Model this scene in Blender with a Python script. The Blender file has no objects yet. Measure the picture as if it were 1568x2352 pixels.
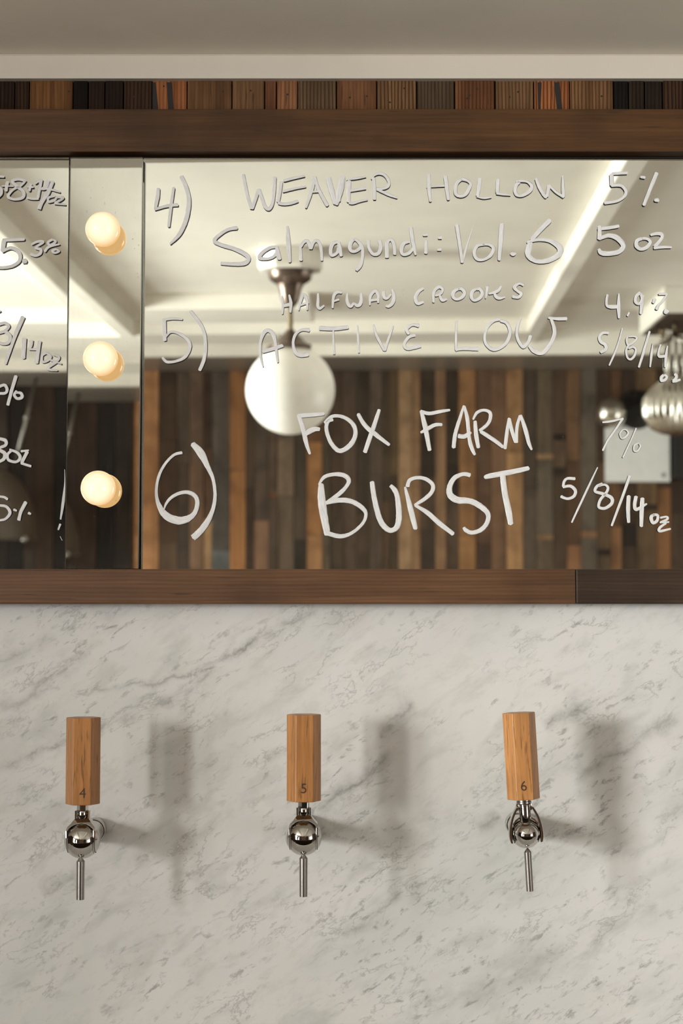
import bpy, bmesh, math, random
from mathutils import Vector, Matrix
random.seed(7)
PI = math.pi

# ------------------------------------------------------------------ camera
scene = bpy.context.scene
COL = scene.collection
F = 3800.0                      # focal length in pixels of the 1568x2352 frame
D = 1.9                         # camera to bar wall
ZC = 1.65                       # camera height
PITCH = math.atan(254.0 / F)
cam_d = bpy.data.cameras.new('camera')
cam = bpy.data.objects.new('camera', cam_d)
COL.objects.link(cam)
scene.camera = cam
cam.location = (0, -D, ZC)
cam.rotation_euler = (PI / 2 + PITCH, 0, 0)
cam_d.sensor_fit = 'HORIZONTAL'
cam_d.sensor_width = 24.0
cam_d.lens = 24.0 * F / 1568.0
cam_d.clip_start = 0.02
cam_d.dof.use_dof = True
cam_d.dof.focus_distance = 1.87
cam_d.dof.aperture_fstop = cam_d.lens / 8.5

# ------------------------------------------------------------------ world, exposure
scene.view_settings.view_transform = 'Standard'
scene.view_settings.look = 'None'
scene.view_settings.gamma = 1.0
scene.view_settings.use_curve_mapping = False
scene.view_settings.exposure = 0.0
w = bpy.data.worlds.new('daylight')
scene.world = w
w.use_nodes = True
bgn = w.node_tree.nodes['Background']
bgn.inputs[0].default_value = (0.80, 0.88, 1.0, 1)
bgn.inputs[1].default_value = 1.2
scene.cycles.max_bounces = 12
scene.cycles.diffuse_bounces = 6
scene.cycles.glossy_bounces = 8
scene.cycles.transmission_bounces = 10
scene.cycles.transparent_max_bounces = 12
scene.cycles.caustics_reflective = False
scene.cycles.caustics_refractive = False
scene.cycles.sample_clamp_indirect = 6.0


def area(name, loc, target, sx, sy, power, color):
    l = bpy.data.lights.new(name, 'AREA')
    l.shape = 'RECTANGLE'
    l.size, l.size_y = sx, sy
    l.energy = power
    l.color = color
    o = bpy.data.objects.new(name, l)
    COL.objects.link(o)
    o.location = loc
    d = Vector(target) - Vector(loc)
    o.rotation_euler = d.to_track_quat('-Z', 'Z').to_euler()
    return o


# daylight through the left window, then two added fill lights
XW = -3.2
area('window_daylight', (XW - 0.12, -3.05, 2.02), (0.0, -1.9, 1.75), 0.68, 1.05, 285, (1.0, 0.985, 0.965))
area('window_daylight_low', (XW - 0.12, -3.05, 0.92), (0.0, -1.9, 1.2), 0.78, 0.80, 55, (1.0, 0.985, 0.965))
area('left_fill', (XW - 0.12, -4.9, 1.35), (0.2, -4.0, 1.9), 2.0, 1.9, 78, (1.0, 0.975, 0.93))  # added fill behind an invented second window, brightens ceiling and planks
area('right_fill', (3.4, -3.4, 1.2), (-0.4, -2.6, 1.1), 1.6, 1.6, 30, (1.0, 0.96, 0.90))  # added fill from the right, lifts the shaded parts of the ceiling


# ------------------------------------------------------------------ helpers
def ray(px, py):
    """direction of the view ray through a pixel of the photograph"""
    v = Vector(((px - 784.0) / F, 1.0, -(py - 1176.0) / F))
    c, s = math.cos(PITCH), math.sin(PITCH)
    return Vector((v.x, v.y * c - v.z * s, v.y * s + v.z * c))


CAM = Vector((0, -D, ZC))


def wp(px, py, y=0.0):
    r = ray(px, py)
    return CAM + r * ((y + D) / r.y)


def planehit(o, d, p, n):
    return o + d * ((p - o).dot(n) / d.dot(n))


class Mat:
    def __init__(s, name):
        s.m = bpy.data.materials.new(name)
        s.m.use_nodes = True
        s.nt = s.m.node_tree
        s.b = s.nt.nodes['Principled BSDF']
        s.out = s.nt.nodes['Material Output']

    def n(s, t, **kw):
        nd = s.nt.nodes.new(t)
        for k, v in kw.items():
            if k.startswith('i_'):
                nd.inputs[int(k[2:])].default_value = v
            else:
                setattr(nd, k, v)
        return nd

    def l(s, a, b):
        s.nt.links.new(a, b)

    def coords(s, kind='Object', scale=(1, 1, 1), rot=(0, 0, 0), loc=(0, 0, 0)):
        tc = s.n('ShaderNodeTexCoord')
        mp = s.n('ShaderNodeMapping')
        mp.inputs['Scale'].default_value = scale
        mp.inputs['Rotation'].default_value = rot
        mp.inputs['Location'].default_value = loc
        s.l(tc.outputs[kind], mp.inputs['Vector'])
        return mp.outputs['Vector']

    def noise(s, vec, scale=5, detail=4, rough=0.55, dist=0.0):
        nd = s.n('ShaderNodeTexNoise')
        nd.inputs['Scale'].default_value = scale
        nd.inputs['Detail'].default_value = detail
        nd.inputs['Roughness'].default_value = rough
        nd.inputs['Distortion'].default_value = dist
        s.l(vec, nd.inputs['Vector'])
        return nd.outputs['Fac']

    def ramp(s, fac, stops):
        nd = s.n('ShaderNodeValToRGB')
        el = nd.color_ramp.elements
        while len(el) < len(stops):
            el.new(0.5)
        for e, (p, c) in zip(el, stops):
            e.position = p
            e.color = (c, c, c, 1) if isinstance(c, (int, float)) else (*c, 1)
        s.l(fac, nd.inputs['Fac'])
        return nd.outputs['Color']

    def mix(s, a, b, fac, mode='MIX'):
        nd = s.n('ShaderNodeMix', data_type='RGBA', blend_type=mode)
        for sock, v in ((nd.inputs[0], fac), (nd.inputs[6], a), (nd.inputs[7], b)):
            if isinstance(v, bpy.types.NodeSocket):
                s.l(v, sock)
            elif isinstance(v, (int, float)) and sock == nd.inputs[0]:
                sock.default_value = v
            else:
                sock.default_value = (*v, 1) if len(v) == 3 else v
        return nd.outputs[2]

    def math(s, op, a, b=0.0):
        nd = s.n('ShaderNodeMath', operation=op)
        for k, v in ((0, a), (1, b)):
            if isinstance(v, bpy.types.NodeSocket):
                s.l(v, nd.inputs[k])
            else:
                nd.inputs[k].default_value = v
        return nd.outputs[0]

    def col(s, v):
        if isinstance(v, bpy.types.NodeSocket):
            s.l(v, s.b.inputs['Base Color'])
        else:
            s.b.inputs['Base Color'].default_value = (*v, 1)

    def set(s, **kw):
        for k, v in kw.items():
            k = k.replace('_', ' ')
            if isinstance(v, bpy.types.NodeSocket):
                s.l(v, s.b.inputs[k])
            else:
                s.b.inputs[k].default_value = v
        return s

    def bump(s, h, strength=0.2, dist=0.002):
        nd = s.n('ShaderNodeBump')
        nd.inputs['Strength'].default_value = strength
        nd.inputs['Distance'].default_value = dist
        s.l(h, nd.inputs['Height'])
        s.l(nd.outputs[0], s.b.inputs['Normal'])


def srgb(r, g, b):
    f = lambda c: ((c / 255 + 0.055) / 1.055) ** 2.4 if c > 10 else c / 255 / 12.92
    return (f(r), f(g), f(b))


# ------------------------------------------------------------------ materials
def mat_marble():
    m = Mat('white_marble')
    a = math.radians(33)
    ca, sa = math.cos(a), math.sin(a)
    tc = m.n('ShaderNodeTexCoord')
    sep = m.n('ShaderNodeSeparateXYZ')
    m.l(tc.outputs['Object'], sep.inputs[0])
    X, Z = sep.outputs[0], sep.outputs[2]
    u = m.math('ADD', m.math('MULTIPLY', X, ca), m.math('MULTIPLY', Z, sa))
    v = m.math('SUBTRACT', m.math('MULTIPLY', Z, ca), m.math('MULTIPLY', X, sa))

    def uv(su, sv, off=0.0):
        c = m.n('ShaderNodeCombineXYZ')
        m.l(m.math('MULTIPLY', u, su), c.inputs[0])
        m.l(m.math('MULTIPLY', v, sv), c.inputs[1])
        c.inputs[2].default_value = off
        return c.outputs[0]
    big = m.noise(uv(1.0, 1.6, 3.1), 4, 3, 0.5, 0.4)
    base = m.ramp(big, [(0.30, (0.60, 0.602, 0.575)), (0.50, (0.665, 0.655, 0.632)), (0.70, (0.735, 0.718, 0.70))])
    pink = m.ramp(m.noise(uv(1.5, 2.2, 8.3), 7, 3, 0.5), [(0.52, 0.0), (0.72, 1.0)])
    base = m.mix(base, (0.69, 0.645, 0.635), m.math('MULTIPLY', pink, 0.35))
    # soft grey clouds
    cloud = m.ramp(m.noise(uv(1.0, 2.2, 1.7), 17, 5, 0.6, 0.3), [(0.50, 0.0), (0.72, 1.0)])
    c1 = m.mix(base, (0.46, 0.46, 0.43), m.math('MULTIPLY', cloud, 0.58))
    # thin ridged veins
    r1 = m.noise(uv(1.0, 2.2, 5.2), 15, 7, 0.64, 0.3)
    ridge = m.ramp(m.math('ABSOLUTE', m.math('SUBTRACT', r1, 0.5)), [(0.0, 1.0), (0.018, 0.0)])
    msk = m.ramp(m.noise(uv(1.0, 1.8, 9.4), 12, 3, 0.5), [(0.50, 0.0), (0.60, 1.0)])
    c2 = m.mix(c1, (0.30, 0.30, 0.285), m.math('MULTIPLY', m.math('MULTIPLY', ridge, msk), 0.55))
    # little smudged flecks drawn along the veining
    fl = m.ramp(m.noise(uv(1.0, 2.3, 12.0), 42, 6, 0.68, 0.35), [(0.555, 0.0), (0.66, 1.0)])
    fm = m.ramp(m.noise(uv(1.0, 1.8, 15.0), 6.5, 2, 0.5), [(0.40, 0.15), (0.62, 1.0)])
    c3 = m.mix(c2, (0.33, 0.33, 0.315), m.math('MULTIPLY', m.math('MULTIPLY', fl, fm), 0.95))
    # a few long veins: distance to wavering lines v = k + a*u
    wob = m.math('MULTIPLY', m.math('SUBTRACT', m.noise(uv(1.0, 1.0, 21.0), 9, 7, 0.68), 0.5), 0.075)
    for k, slope, u0, u1, wd, st in VEINS:
        line = m.math('ABSOLUTE', m.math('SUBTRACT', m.math('ADD', v, wob), m.math('ADD', m.math('MULTIPLY', u, slope), k)))
        prof = m.ramp(line, [(0.0, 1.0), (wd * 0.35, 0.55), (wd * 2.2, 0.0)])
        mid, half = (u0 + u1) / 2, (u1 - u0) / 2
        ext = m.ramp(m.math('DIVIDE', m.math('ABSOLUTE', m.math('SUBTRACT', u, mid)), half), [(0.75, 1.0), (1.0, 0.0)])
        brk = m.ramp(m.noise(uv(1.0, 2.0, 30.0 + k * 10), 26, 4, 0.6), [(0.36, 0.12), (0.60, 1.0)])
        c3 = m.mix(c3, (0.29, 0.29, 0.275), m.math('MULTIPLY', m.math('MULTIPLY', m.math('MULTIPLY', prof, ext), brk), min(1.0, st * 1.3)))
    spk = m.ramp(m.noise(uv(1.0, 1.3, 40.0), 150, 2, 0.5), [(0.76, 0.0), (0.80, 1.0)])
    c3 = m.mix(c3, (0.30, 0.26, 0.22), m.math('MULTIPLY', spk, 0.5))
    m.col(c3)
    m.set(Roughness=0.42, Coat_Weight=0.8, Coat_Roughness=0.015)
    m.b.inputs['Subsurface Weight'].default_value = 0.0
    return m.m


def vein(p0, p1, wd, st):
    """long vein given by its two ends in metres on the slab"""
    a = math.radians(33)
    ca, sa = math.cos(a), math.sin(a)
    (x0, z0), (x1, z1) = p0, p1
    u0, v0 = x0 * ca + z0 * sa, z0 * ca - x0 * sa
    u1, v1 = x1 * ca + z1 * sa, z1 * ca - x1 * sa
    s = (v1 - v0) / (u1 - u0)
    return (v0 - s * u0, s, min(u0, u1), max(u0, u1), wd, st)


def vein_px(a, b, wd, st):
    A, B = wp(*a), wp(*b)
    return vein((A.x, A.z), (B.x, B.z), wd, st)


VEINS = [vein_px((330, 1640), (740, 1390), 0.004, 0.75), vein_px((-20, 1770), (330, 1640), 0.004, 0.8),
         vein_px((-20, 1530), (130, 1460), 0.006, 0.6), vein_px((200, 1600), (520, 1520), 0.003, 0.55),
         vein_px((90, 2050), (220, 2010), 0.006, 0.7), vein_px((720, 1870), (900, 1720), 0.008, 0.75),
         vein_px((870, 1700), (960, 1620), 0.006, 0.55), vein_px((1250, 1680), (1370, 1610), 0.006, 0.75),
         vein_px((1330, 1790), (1568, 1640), 0.006, 0.55), vein_px((960, 2330), (1300, 2160), 0.016, 0.35),
         vein_px((780, 2150), (930, 2050), 0.005, 0.5), vein_px((1090, 1900), (1150, 1870), 0.006, 0.7),
         vein_px((1010, 2330), (1568, 2040), 0.010, 0.30), vein_px((-20, 1640), (250, 1480), 0.006, 0.45)]


def mat_wood(name, axis, rough=0.6, contrast=1.0, stripe=0.0, pores=0.6, gscale=1.0, spec=0.35, pt=0.36):
    """planks and rails; each object's own tint comes from its object colour"""
    m = Mat(name)
    sc = [170 * gscale] * 3
    sc[axis] = 7 * gscale
    oi = m.n('ShaderNodeObjectInfo')
    off = m.n('ShaderNodeVectorMath', operation='SCALE')
    m.l(m.coords(), off.inputs[0])
    off.inputs['Scale'].default_value = 1.0
    addv = m.n('ShaderNodeVectorMath', operation='ADD')
    sh = m.n('ShaderNodeCombineXYZ')
    m.l(m.math('MULTIPLY', oi.outputs['Random'], 9.0), sh.inputs[0])
    m.l(m.math('MULTIPLY', oi.outputs['Random'], 17.0), sh.inputs[1])
    m.l(m.math('MULTIPLY', oi.outputs['Random'], 5.0), sh.inputs[2])
    m.l(off.outputs[0], addv.inputs[0])
    m.l(sh.outputs[0], addv.inputs[1])
    P = addv.outputs[0]

    def mp(scale):
        k = m.n('ShaderNodeMapping')
        k.inputs['Scale'].default_value = scale
        m.l(P, k.inputs['Vector'])
        return k.outputs[0]
    fine = m.noise(mp(sc), 1.0, 5, 0.6, 0.3)
    sc2 = [40 * gscale] * 3
    sc2[axis] = 2.2 * gscale
    broad = m.noise(mp(sc2), 1.0, 3, 0.5, 0.5)
    sc3 = [260 * gscale] * 3
    sc3[axis] = 22 * gscale
    pore = m.noise(mp(sc3), 1.0, 2, 0.5)
    blot = m.noise(mp([9] * 3), 1.0, 3, 0.5)
    c = oi.outputs['Color']
    dark = m.mix(c, (0.35, 0.32, 0.30), 1.0, 'MULTIPLY')
    lite = m.mix(c, (1.40, 1.40, 1.40), 1.0, 'MULTIPLY')
    g = m.ramp(fine, [(0.30, 1.0), (0.62, 0.0)])
    out = m.mix(lite, dark, m.math('MULTIPLY', g, 0.62 * contrast))
    b = m.ramp(broad, [(0.35, 1.0), (0.60, 0.0)])
    out = m.mix(out, dark, m.math('MULTIPLY', b, 0.5 * contrast))
    if stripe:
        wv = m.n('ShaderNodeTexWave', wave_type='BANDS', bands_direction='X' if axis == 2 else 'Z')
        wv.inputs['Scale'].default_value = 75 * gscale
        wv.inputs['Distortion'].default_value = 5.0
        wv.inputs['Detail'].default_value = 3
        wv.inputs['Detail Scale'].default_value = 0.6
        sc4 = [1.0] * 3
        sc4[axis] = 0.14
        m.l(mp(sc4), wv.inputs['Vector'])
        sm = m.ramp(wv.outputs['Fac'], [(0.1, 1.0), (0.65, 0.0)])
        amt = m.ramp(m.math('FRACT', m.math('MULTIPLY', oi.outputs['Random'], 7.3)), [(0.2, 0.25), (0.8, 1.0)])
        out = m.mix(out, dark, m.math('MULTIPLY', m.math('MULTIPLY', sm, amt), stripe))
    p = m.ramp(pore, [(pt - 0.10, 1.0), (pt, 0.0)])
    out = m.mix(out, (0.02, 0.014, 0.01), m.math('MULTIPLY', p, pores))
    bl = m.ramp(blot, [(0.35, 1.0), (0.55, 0.0)])
    out = m.mix(out, dark, m.math('MULTIPLY', bl, 0.45))
    m.col(out)
    m.b.inputs['Specular IOR Level'].default_value = spec
    m.set(Roughness=rough)
    m.bump(fine, 0.35, 0.0012)
    return m.m


def mat_paint(name, c, rough=0.55, bumpy=0.15):
    m = Mat(name)
    n = m.noise(m.coords(scale=(1, 1, 1)), 6, 4, 0.55)
    m.col(m.mix(c, tuple(x * 0.93 for x in c), m.ramp(n, [(0.35, 0.0), (0.7, 1.0)])))
    m.set(Roughness=rough)
    m.bump(m.noise(m.coords(scale=(1, 1, 1)), 140, 3, 0.6), bumpy, 0.001)
    return m.m


def mat_metal(name, c, rough, brushed=False):
    m = Mat(name)
    m.set(Metallic=1.0)
    n = m.noise(m.coords(scale=(1, 1, 1)), 60, 3, 0.5)
    m.col(m.mix(c, tuple(x * 0.9 for x in c), n))
    if brushed:
        n2 = m.noise(m.coords(scale=(900, 900, 30)), 1.0, 3, 0.6)
        m.set(Roughness=m.math('ADD', m.math('MULTIPLY', n2, 0.16), rough))
    else:
        m.set(Roughness=rough)
    return m.m


def mat_plain(name, c, rough=0.5, **kw):
    m = Mat(name)
    n = m.noise(m.coords(scale=(1, 1, 1)), 30, 4, 0.5)
    m.col(m.mix(c, tuple(x * 0.82 for x in c), n))
    m.set(Roughness=rough, **kw)
    return m.m


def mat_glass_pane():
    m = Mat('clear_glass')
    m.nt.nodes.remove(m.b)
    g = m.n('ShaderNodeBsdfGlossy')
    g.inputs['Roughness'].default_value = 0.0
    t = m.n('ShaderNodeBsdfTransparent')
    t.inputs[0].default_value = (0.97, 0.985, 0.97, 1)
    fr = m.n('ShaderNodeFresnel')
    fr.inputs[0].default_value = 1.45
    mx = m.n('ShaderNodeMixShader')
    m.l(fr.outputs[0], mx.inputs[0])
    m.l(t.outputs[0], mx.inputs[1])
    m.l(g.outputs[0], mx.inputs[2])
    m.l(mx.outputs[0], m.out.inputs[0])
    return m.m


def mat_silver(name, tint, dust):
    """silvering behind the glass, with a faint film of dust and wiped streaks"""
    m = Mat(name)
    m.set(Metallic=1.0, Roughness=0.0)
    m.col(tint)
    d = m.n('ShaderNodeBsdfDiffuse')
    d.inputs[0].default_value = (0.55, 0.50, 0.44, 1)
    sp = m.ramp(m.noise(m.coords(scale=(1, 1, 1)), 330, 2, 0.5), [(0.70, 0.0), (0.78, 1.0)])
    pt = m.ramp(m.noise(m.coords(scale=(1, 1, 1)), 9, 3, 0.5), [(0.45, 0.0), (0.75, 1.0)])
    f = m.math('MULTIPLY', m.math('MULTIPLY', sp, pt), dust)
    hz = m.math('MULTIPLY', m.ramp(m.noise(m.coords(scale=(30, 1, 6), rot=(0, 0.5, 0)), 5, 4, 0.6), [(0.5, 0.0), (0.8, 1.0)]), dust * 0.04)
    mx = m.n('ShaderNodeMixShader')
    m.l(m.math('ADD', f, hz), mx.inputs[0])
    m.l(m.b.outputs[0], mx.inputs[1])
    m.l(d.outputs[0], mx.inputs[2])
    m.l(mx.outputs[0], m.out.inputs[0])
    return m.m


def mat_marker():
    m = Mat('grey_white_marker_paint')
    tc = m.n('ShaderNodeUVMap')
    mp = m.n('ShaderNodeMapping')
    mp.inputs['Scale'].default_value = (1.5, 9.0, 1.0)
    m.l(tc.outputs[0], mp.inputs[0])
    n = m.noise(mp.outputs[0], 1.0, 4, 0.65)
    m.col(m.mix((0.84, 0.83, 0.825), (0.62, 0.62, 0.62), m.ramp(n, [(0.35, 0.0), (0.62, 1.0)])))
    m.set(Roughness=0.55)
    m.bump(n, 0.4, 0.0006)
    return m.m


def mat_glow(name, c_front, c_edge, s_front, s_edge):
    """lit opal bulb: the filament end (facing the room) is the brighter one"""
    m = Mat(name)
    g = m.n('ShaderNodeNewGeometry')
    sep = m.n('ShaderNodeSeparateXYZ')
    m.l(g.outputs['Normal'], sep.inputs[0])
    f = m.ramp(m.math('MULTIPLY', sep.outputs[1], -1.0), [(-0.1, 0.0), (0.85, 1.0)])
    col = m.mix(c_edge, c_front, f)
    st = m.math('ADD', m.math('MULTIPLY', m.math('MULTIPLY', f, 1.0), s_front - s_edge), s_edge)
    m.l(col, m.b.inputs['Emission Color'])
    m.l(st, m.b.inputs['Emission Strength'])
    m.col((0.05, 0.045, 0.04))
    m.set(Roughness=0.08)
    return m.m


M = {}
M['marble'] = mat_marble()
M['plank'] = mat_wood('reclaimed_plank_wood', 2, 0.75, 1.15, 1.0, 0.6, 1.0, 0.12)
M['farplank'] = mat_wood('reclaimed_wall_wood', 2, 0.8, 0.7, 0.0, 0.25, 0.35)
M['rail'] = mat_wood('dark_rail_wood', 0, 0.5, 0.8, 0.35, 0.5, 1.0)
M['handle'] = mat_wood('varnished_oak', 2, 0.38, 0.62, 0.0, 0.5, 1.9, 0.5, 0.42)
M['cream'] = mat_paint('cream_paint', (0.76, 0.70, 0.60), 0.5)
M['bartrim'] = mat_paint('aged_cream_paint', (0.62, 0.565, 0.485), 0.45)
M['ceil'] = mat_paint('cream_ceiling_paint', (0.79, 0.755, 0.685), 0.6)
M['chrome'] = mat_metal('polished_chrome', (0.56, 0.535, 0.50), 0.035)
M['steel'] = mat_metal('brushed_steel', (0.36, 0.335, 0.31), 0.22, True)
M['brass'] = mat_metal('aged_brass', (0.22, 0.17, 0.11), 0.4)
M['bronze'] = mat_metal('dark_bronze', (0.17, 0.125, 0.10), 0.30)
M['bronze'].node_tree.nodes['Principled BSDF'].inputs['Metallic'].default_value = 0.7
M['mercury'] = mat_metal('mercury_glass', (0.80, 0.77, 0.71), 0.16)
M['black'] = mat_plain('black_plastic', (0.012, 0.010, 0.009), 0.5)
M['soffit_shade'] = mat_plain('soffit_shade_gloss', (0.25, 0.215, 0.18), 0.3)  # colour carries the shade below the far soffit
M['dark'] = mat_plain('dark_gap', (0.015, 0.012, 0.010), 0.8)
M['ink'] = mat_plain('burnt_number', (0.055, 0.028, 0.014), 0.7)
M['white'] = mat_plain('white_panel', (0.78, 0.78, 0.76), 0.4)
M['grey'] = mat_plain('grey_mark', (0.25, 0.25, 0.25), 0.5)
M['dome'] = mat_plain('brown_enamel', (0.10, 0.075, 0.055), 0.45)
M['opal'] = mat_plain('opal_glass', (0.90, 0.885, 0.85), 0.30)
M['opal'].node_tree.nodes['Principled BSDF'].inputs['Emission Color'].default_value = (1, 0.88, 0.70, 1)
M['opal'].node_tree.nodes['Principled BSDF'].inputs['Emission Strength'].default_value = 0.12
M['floor'] = mat_plain('oak_floor', (0.36, 0.30, 0.24), 0.45)
M['bar'] = mat_plain('black_bar_top', (0.018, 0.017, 0.018), 0.25)
M['glass'] = mat_glass_pane()
M['silver'] = mat_silver('mirror_silver', (0.93, 0.93, 0.90), 0.25)
M['silver_dusty'] = mat_silver('dusty_mirror_silver', (0.88, 0.88, 0.84), 1.0)
M['edge'] = mat_metal('ground_glass_edge', (0.80, 0.88, 0.82), 0.25)
M['marker'] = mat_marker()
M['porcelain_edge_light'] = mat_plain('white_porcelain_edge_light', (0.80, 0.78, 0.74), 0.2)  # bulb bases, and the light painted on the strip's edge
M['glow'] = mat_glow('lit_opal_bulb', (1.0, 0.86, 0.58), (1.0, 0.58, 0.24), 1.25, 0.85)


# ------------------------------------------------------------------ mesh builder
def browned(c, k):
    l_ = 0.3 * c[0] + 0.6 * c[1] + 0.1 * c[2]
    b_ = (1.30 * l_, 0.93 * l_, 0.66 * l_)
    return tuple(x * (1 - k) + y * k for x, y in zip(c, b_))


class MB:
    def __init__(s):
        s.v, s.f, s.m, s.sm, s.uv = [], [], [], [], {}

    def face(s, idx, mi=0, smooth=False):
        s.f.append(tuple(idx))
        s.m.append(mi)
        s.sm.append(smooth)

    def box(s, x0, x1, y0, y1, z0, z1, mi=0):
        b = len(s.v)
        s.v += [Vector(p) for p in ((x0, y0, z0), (x1, y0, z0), (x1, y1, z0), (x0, y1, z0), (x0, y0, z1), (x1, y0, z1), (x1, y1, z1), (x0, y1, z1))]
        for q in ((0, 3, 2, 1), (4, 5, 6, 7), (0, 1, 5, 4), (1, 2, 6, 5), (2, 3, 7, 6), (3, 0, 4, 7)):
            s.face([b + i for i in q], mi)
        return s

    def quad8(s, pts, mi=0):
        """hexahedron: 4 bottom, 4 top"""
        b = len(s.v)
        s.v += [Vector(p) for p in pts]
        for q in ((0, 3, 2, 1), (4, 5, 6, 7), (0, 1, 5, 4), (1, 2, 6, 5), (2, 3, 7, 6), (3, 0, 4, 7)):
            s.face([b + i for i in q], mi)
        return s

    def lathe(s, prof, n=32, origin=(0, 0, 0), axis='z', smooth=True, mi=0, ripple=None, caps=True, phase=0.0):
        """prof: (radius, height) pairs"""
        o = Vector(origin)
        rings = []
        for (r, h) in prof:
            ring = []
            for k in range(n):
                a = 2 * PI * k / n + phase
                rr = r * (1 + (ripple(a) if ripple else 0))
                c, d = rr * math.cos(a), rr * math.sin(a)
                p = {'z': (c, d, h), 'y': (c, h, -d), 'x': (h, c, d)}[axis]
                ring.append(len(s.v))
                s.v.append(o + Vector(p))
            rings.append(ring)
        for a, b in zip(rings, rings[1:]):
            for k in range(n):
                j = (k + 1) % n
                s.face((a[k], a[j], b[j], b[k]), mi, smooth)
        if caps:
            s.face(list(reversed(rings[0])), mi)
            s.face(rings[-1], mi)
        return s

    def sphere(s, c, r, n=32, m=16, mi=0, smooth=True):
        prof = [(max(1e-5, r * math.sin(PI * k / m)), -r * math.cos(PI * k / m)) for k in range(m + 1)]
        return s.lathe(prof, n, c, 'z', smooth, mi)

    def tube(s, pts, r, n=12, mi=0, smooth=True):
        pts = [Vector(p) for p in pts]
        rings = []
        for i, p in enumerate(pts):
            d = (pts[min(i + 1, len(pts) - 1)] - pts[max(i - 1, 0)]).normalized()
            up = Vector((0, 0, 1)) if abs(d.z) < 0.9 else Vector((0, 1, 0))
            a = d.cross(up).normalized()
            b = d.cross(a)
            rr = r[i] if isinstance(r, (list, tuple)) else r
            ring = []
            for k in range(n):
                t = 2 * PI * k / n
                ring.append(len(s.v))
                s.v.append(p + (a * math.cos(t) + b * math.sin(t)) * rr)
            rings.append(ring)
        for a, b in zip(rings, rings[1:]):
            for k in range(n):
                j = (k + 1) % n
                s.face((a[k], a[j], b[j], b[k]), mi, smooth)
        s.face(list(reversed(rings[0])), mi)
        s.face(rings[-1], mi)
        return s

    def extrude_xz(s, outline, y0, y1, mi=0, smooth=False):
        """closed outline in x,z given as quads strip pairs [(outer, inner), ...]"""
        b = len(s.v)
        n = len(outline)
        for (o, i) in outline:
            for y in (y0, y1):
                s.v.append(Vector((o[0], y, o[1])))
                s.v.append(Vector((i[0], y, i[1])))
        for k in range(n - 1):
            a, c = b + 4 * k, b + 4 * (k + 1)
            s.face((a, a + 1, c + 1, c), mi, smooth)
            s.face((a + 2, c + 2, c + 3, a + 3), mi, smooth)
            s.face((a, c, c + 2, a + 2), mi, smooth)
            s.face((a + 1, a + 3, c + 3, c + 1), mi, smooth)
        for k in (0, n - 1):
            a = b + 4 * k
            s.face((a, a + 2, a + 3, a + 1), mi)
        return s

    def xform(s, mat, start=0):
        for i in range(start, len(s.v)):
            s.v[i] = mat @ s.v[i]
        return s

    def build(s, name, mats, parent=None, bevel=0.0, seg=2, label=None, autosmooth=False):
        me = bpy.data.meshes.new(name)
        me.from_pydata([tuple(v) for v in s.v], [], s.f)
        if not isinstance(mats, (list, tuple)):
            mats = [mats]
        for mt in mats:
            me.materials.append(mt)
        for p, mi, sm in zip(me.polygons, s.m, s.sm):
            p.material_index = mi
            p.use_smooth = sm
        if s.uv:
            uvl = me.uv_layers.new(name='UVMap')
            for lp in me.loops:
                uvl.data[lp.index].uv = s.uv.get(lp.vertex_index, (0, 0))
        bm = bmesh.new()
        bm.from_mesh(me)
        bmesh.ops.recalc_face_normals(bm, faces=bm.faces)
        if bevel:
            eds = [e for e in bm.edges if len(e.link_faces) == 2 and e.calc_face_angle(0) > 0.35]
            bmesh.ops.bevel(bm, geom=eds, offset=bevel, segments=seg, profile=0.6, affect='EDGES')
        for e in bm.edges:
            if len(e.link_faces) == 2 and e.calc_face_angle(0) > 0.6:
                e.smooth = False
        bm.to_mesh(me)
        bm.free()
        o = bpy.data.objects.new(name, me)
        COL.objects.link(o)
        if parent:
            o.parent = parent
        if label:
            o['label'] = label
        return o


def empty(name, loc=(0, 0, 0), rot=(0, 0, 0)):
    o = bpy.data.objects.new(name, None)
    o.empty_display_size = 0.05
    COL.objects.link(o)
    o.location = loc
    o.rotation_euler = rot
    return o


def tag(o, label, cat, group=None):
    o['label'] = label
    o['category'] = cat
    if group:
        o['group'] = group
    return o


def struct(o, label=None):
    o['kind'] = 'structure'
    if label:
        o['label'] = label
    return o


def copy_tree(o, parent=None):
    c = o.copy()
    COL.objects.link(c)
    if parent:
        c.parent = parent
    for ch in list(o.children):
        copy_tree(ch, c)
    return c


# ------------------------------------------------------------------ room shell
HC = ZC + 1.052                 # room ceiling
HB = ZC + 0.990                 # underside of the ceiling beams
YB = -6.2                       # planked back wall
XR = 3.5
HS = wp(784, 125, -0.0226).z    # underside of the soffit over the bar


def sbox(name, mat, x0, x1, y0, y1, z0, z1, label=None, parent=None):
    o = MB().box(x0, x1, y0, y1, z0, z1).build(name, mat, parent)
    if parent is None:
        struct(o, label)
    return o


sbox('floor', M['floor'], XW, XR, YB, 0.12, -0.1, 0.0)
sbox('ceiling', M['ceil'], XW, XR, YB, 0.12, HC, HC + 0.1)
sbox('wall_front', M['cream'], XW, XR, 0.02, 0.12, 0.0, HC)
sbox('wall_back', M['dark'], XW, XR, YB - 0.1, YB, 0.0, HC)
sbox('wall_right', M['cream'], XR, XR + 0.1, YB, -4.3, 0.0, HC)
sbox('wall_right_front', M['cream'], XR, XR + 0.1, -2.5, 0.12, 0.0, HC)
sbox('wall_right_head', M['cream'], XR, XR + 0.1, -4.3, -2.5, 2.15, HC)

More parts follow.
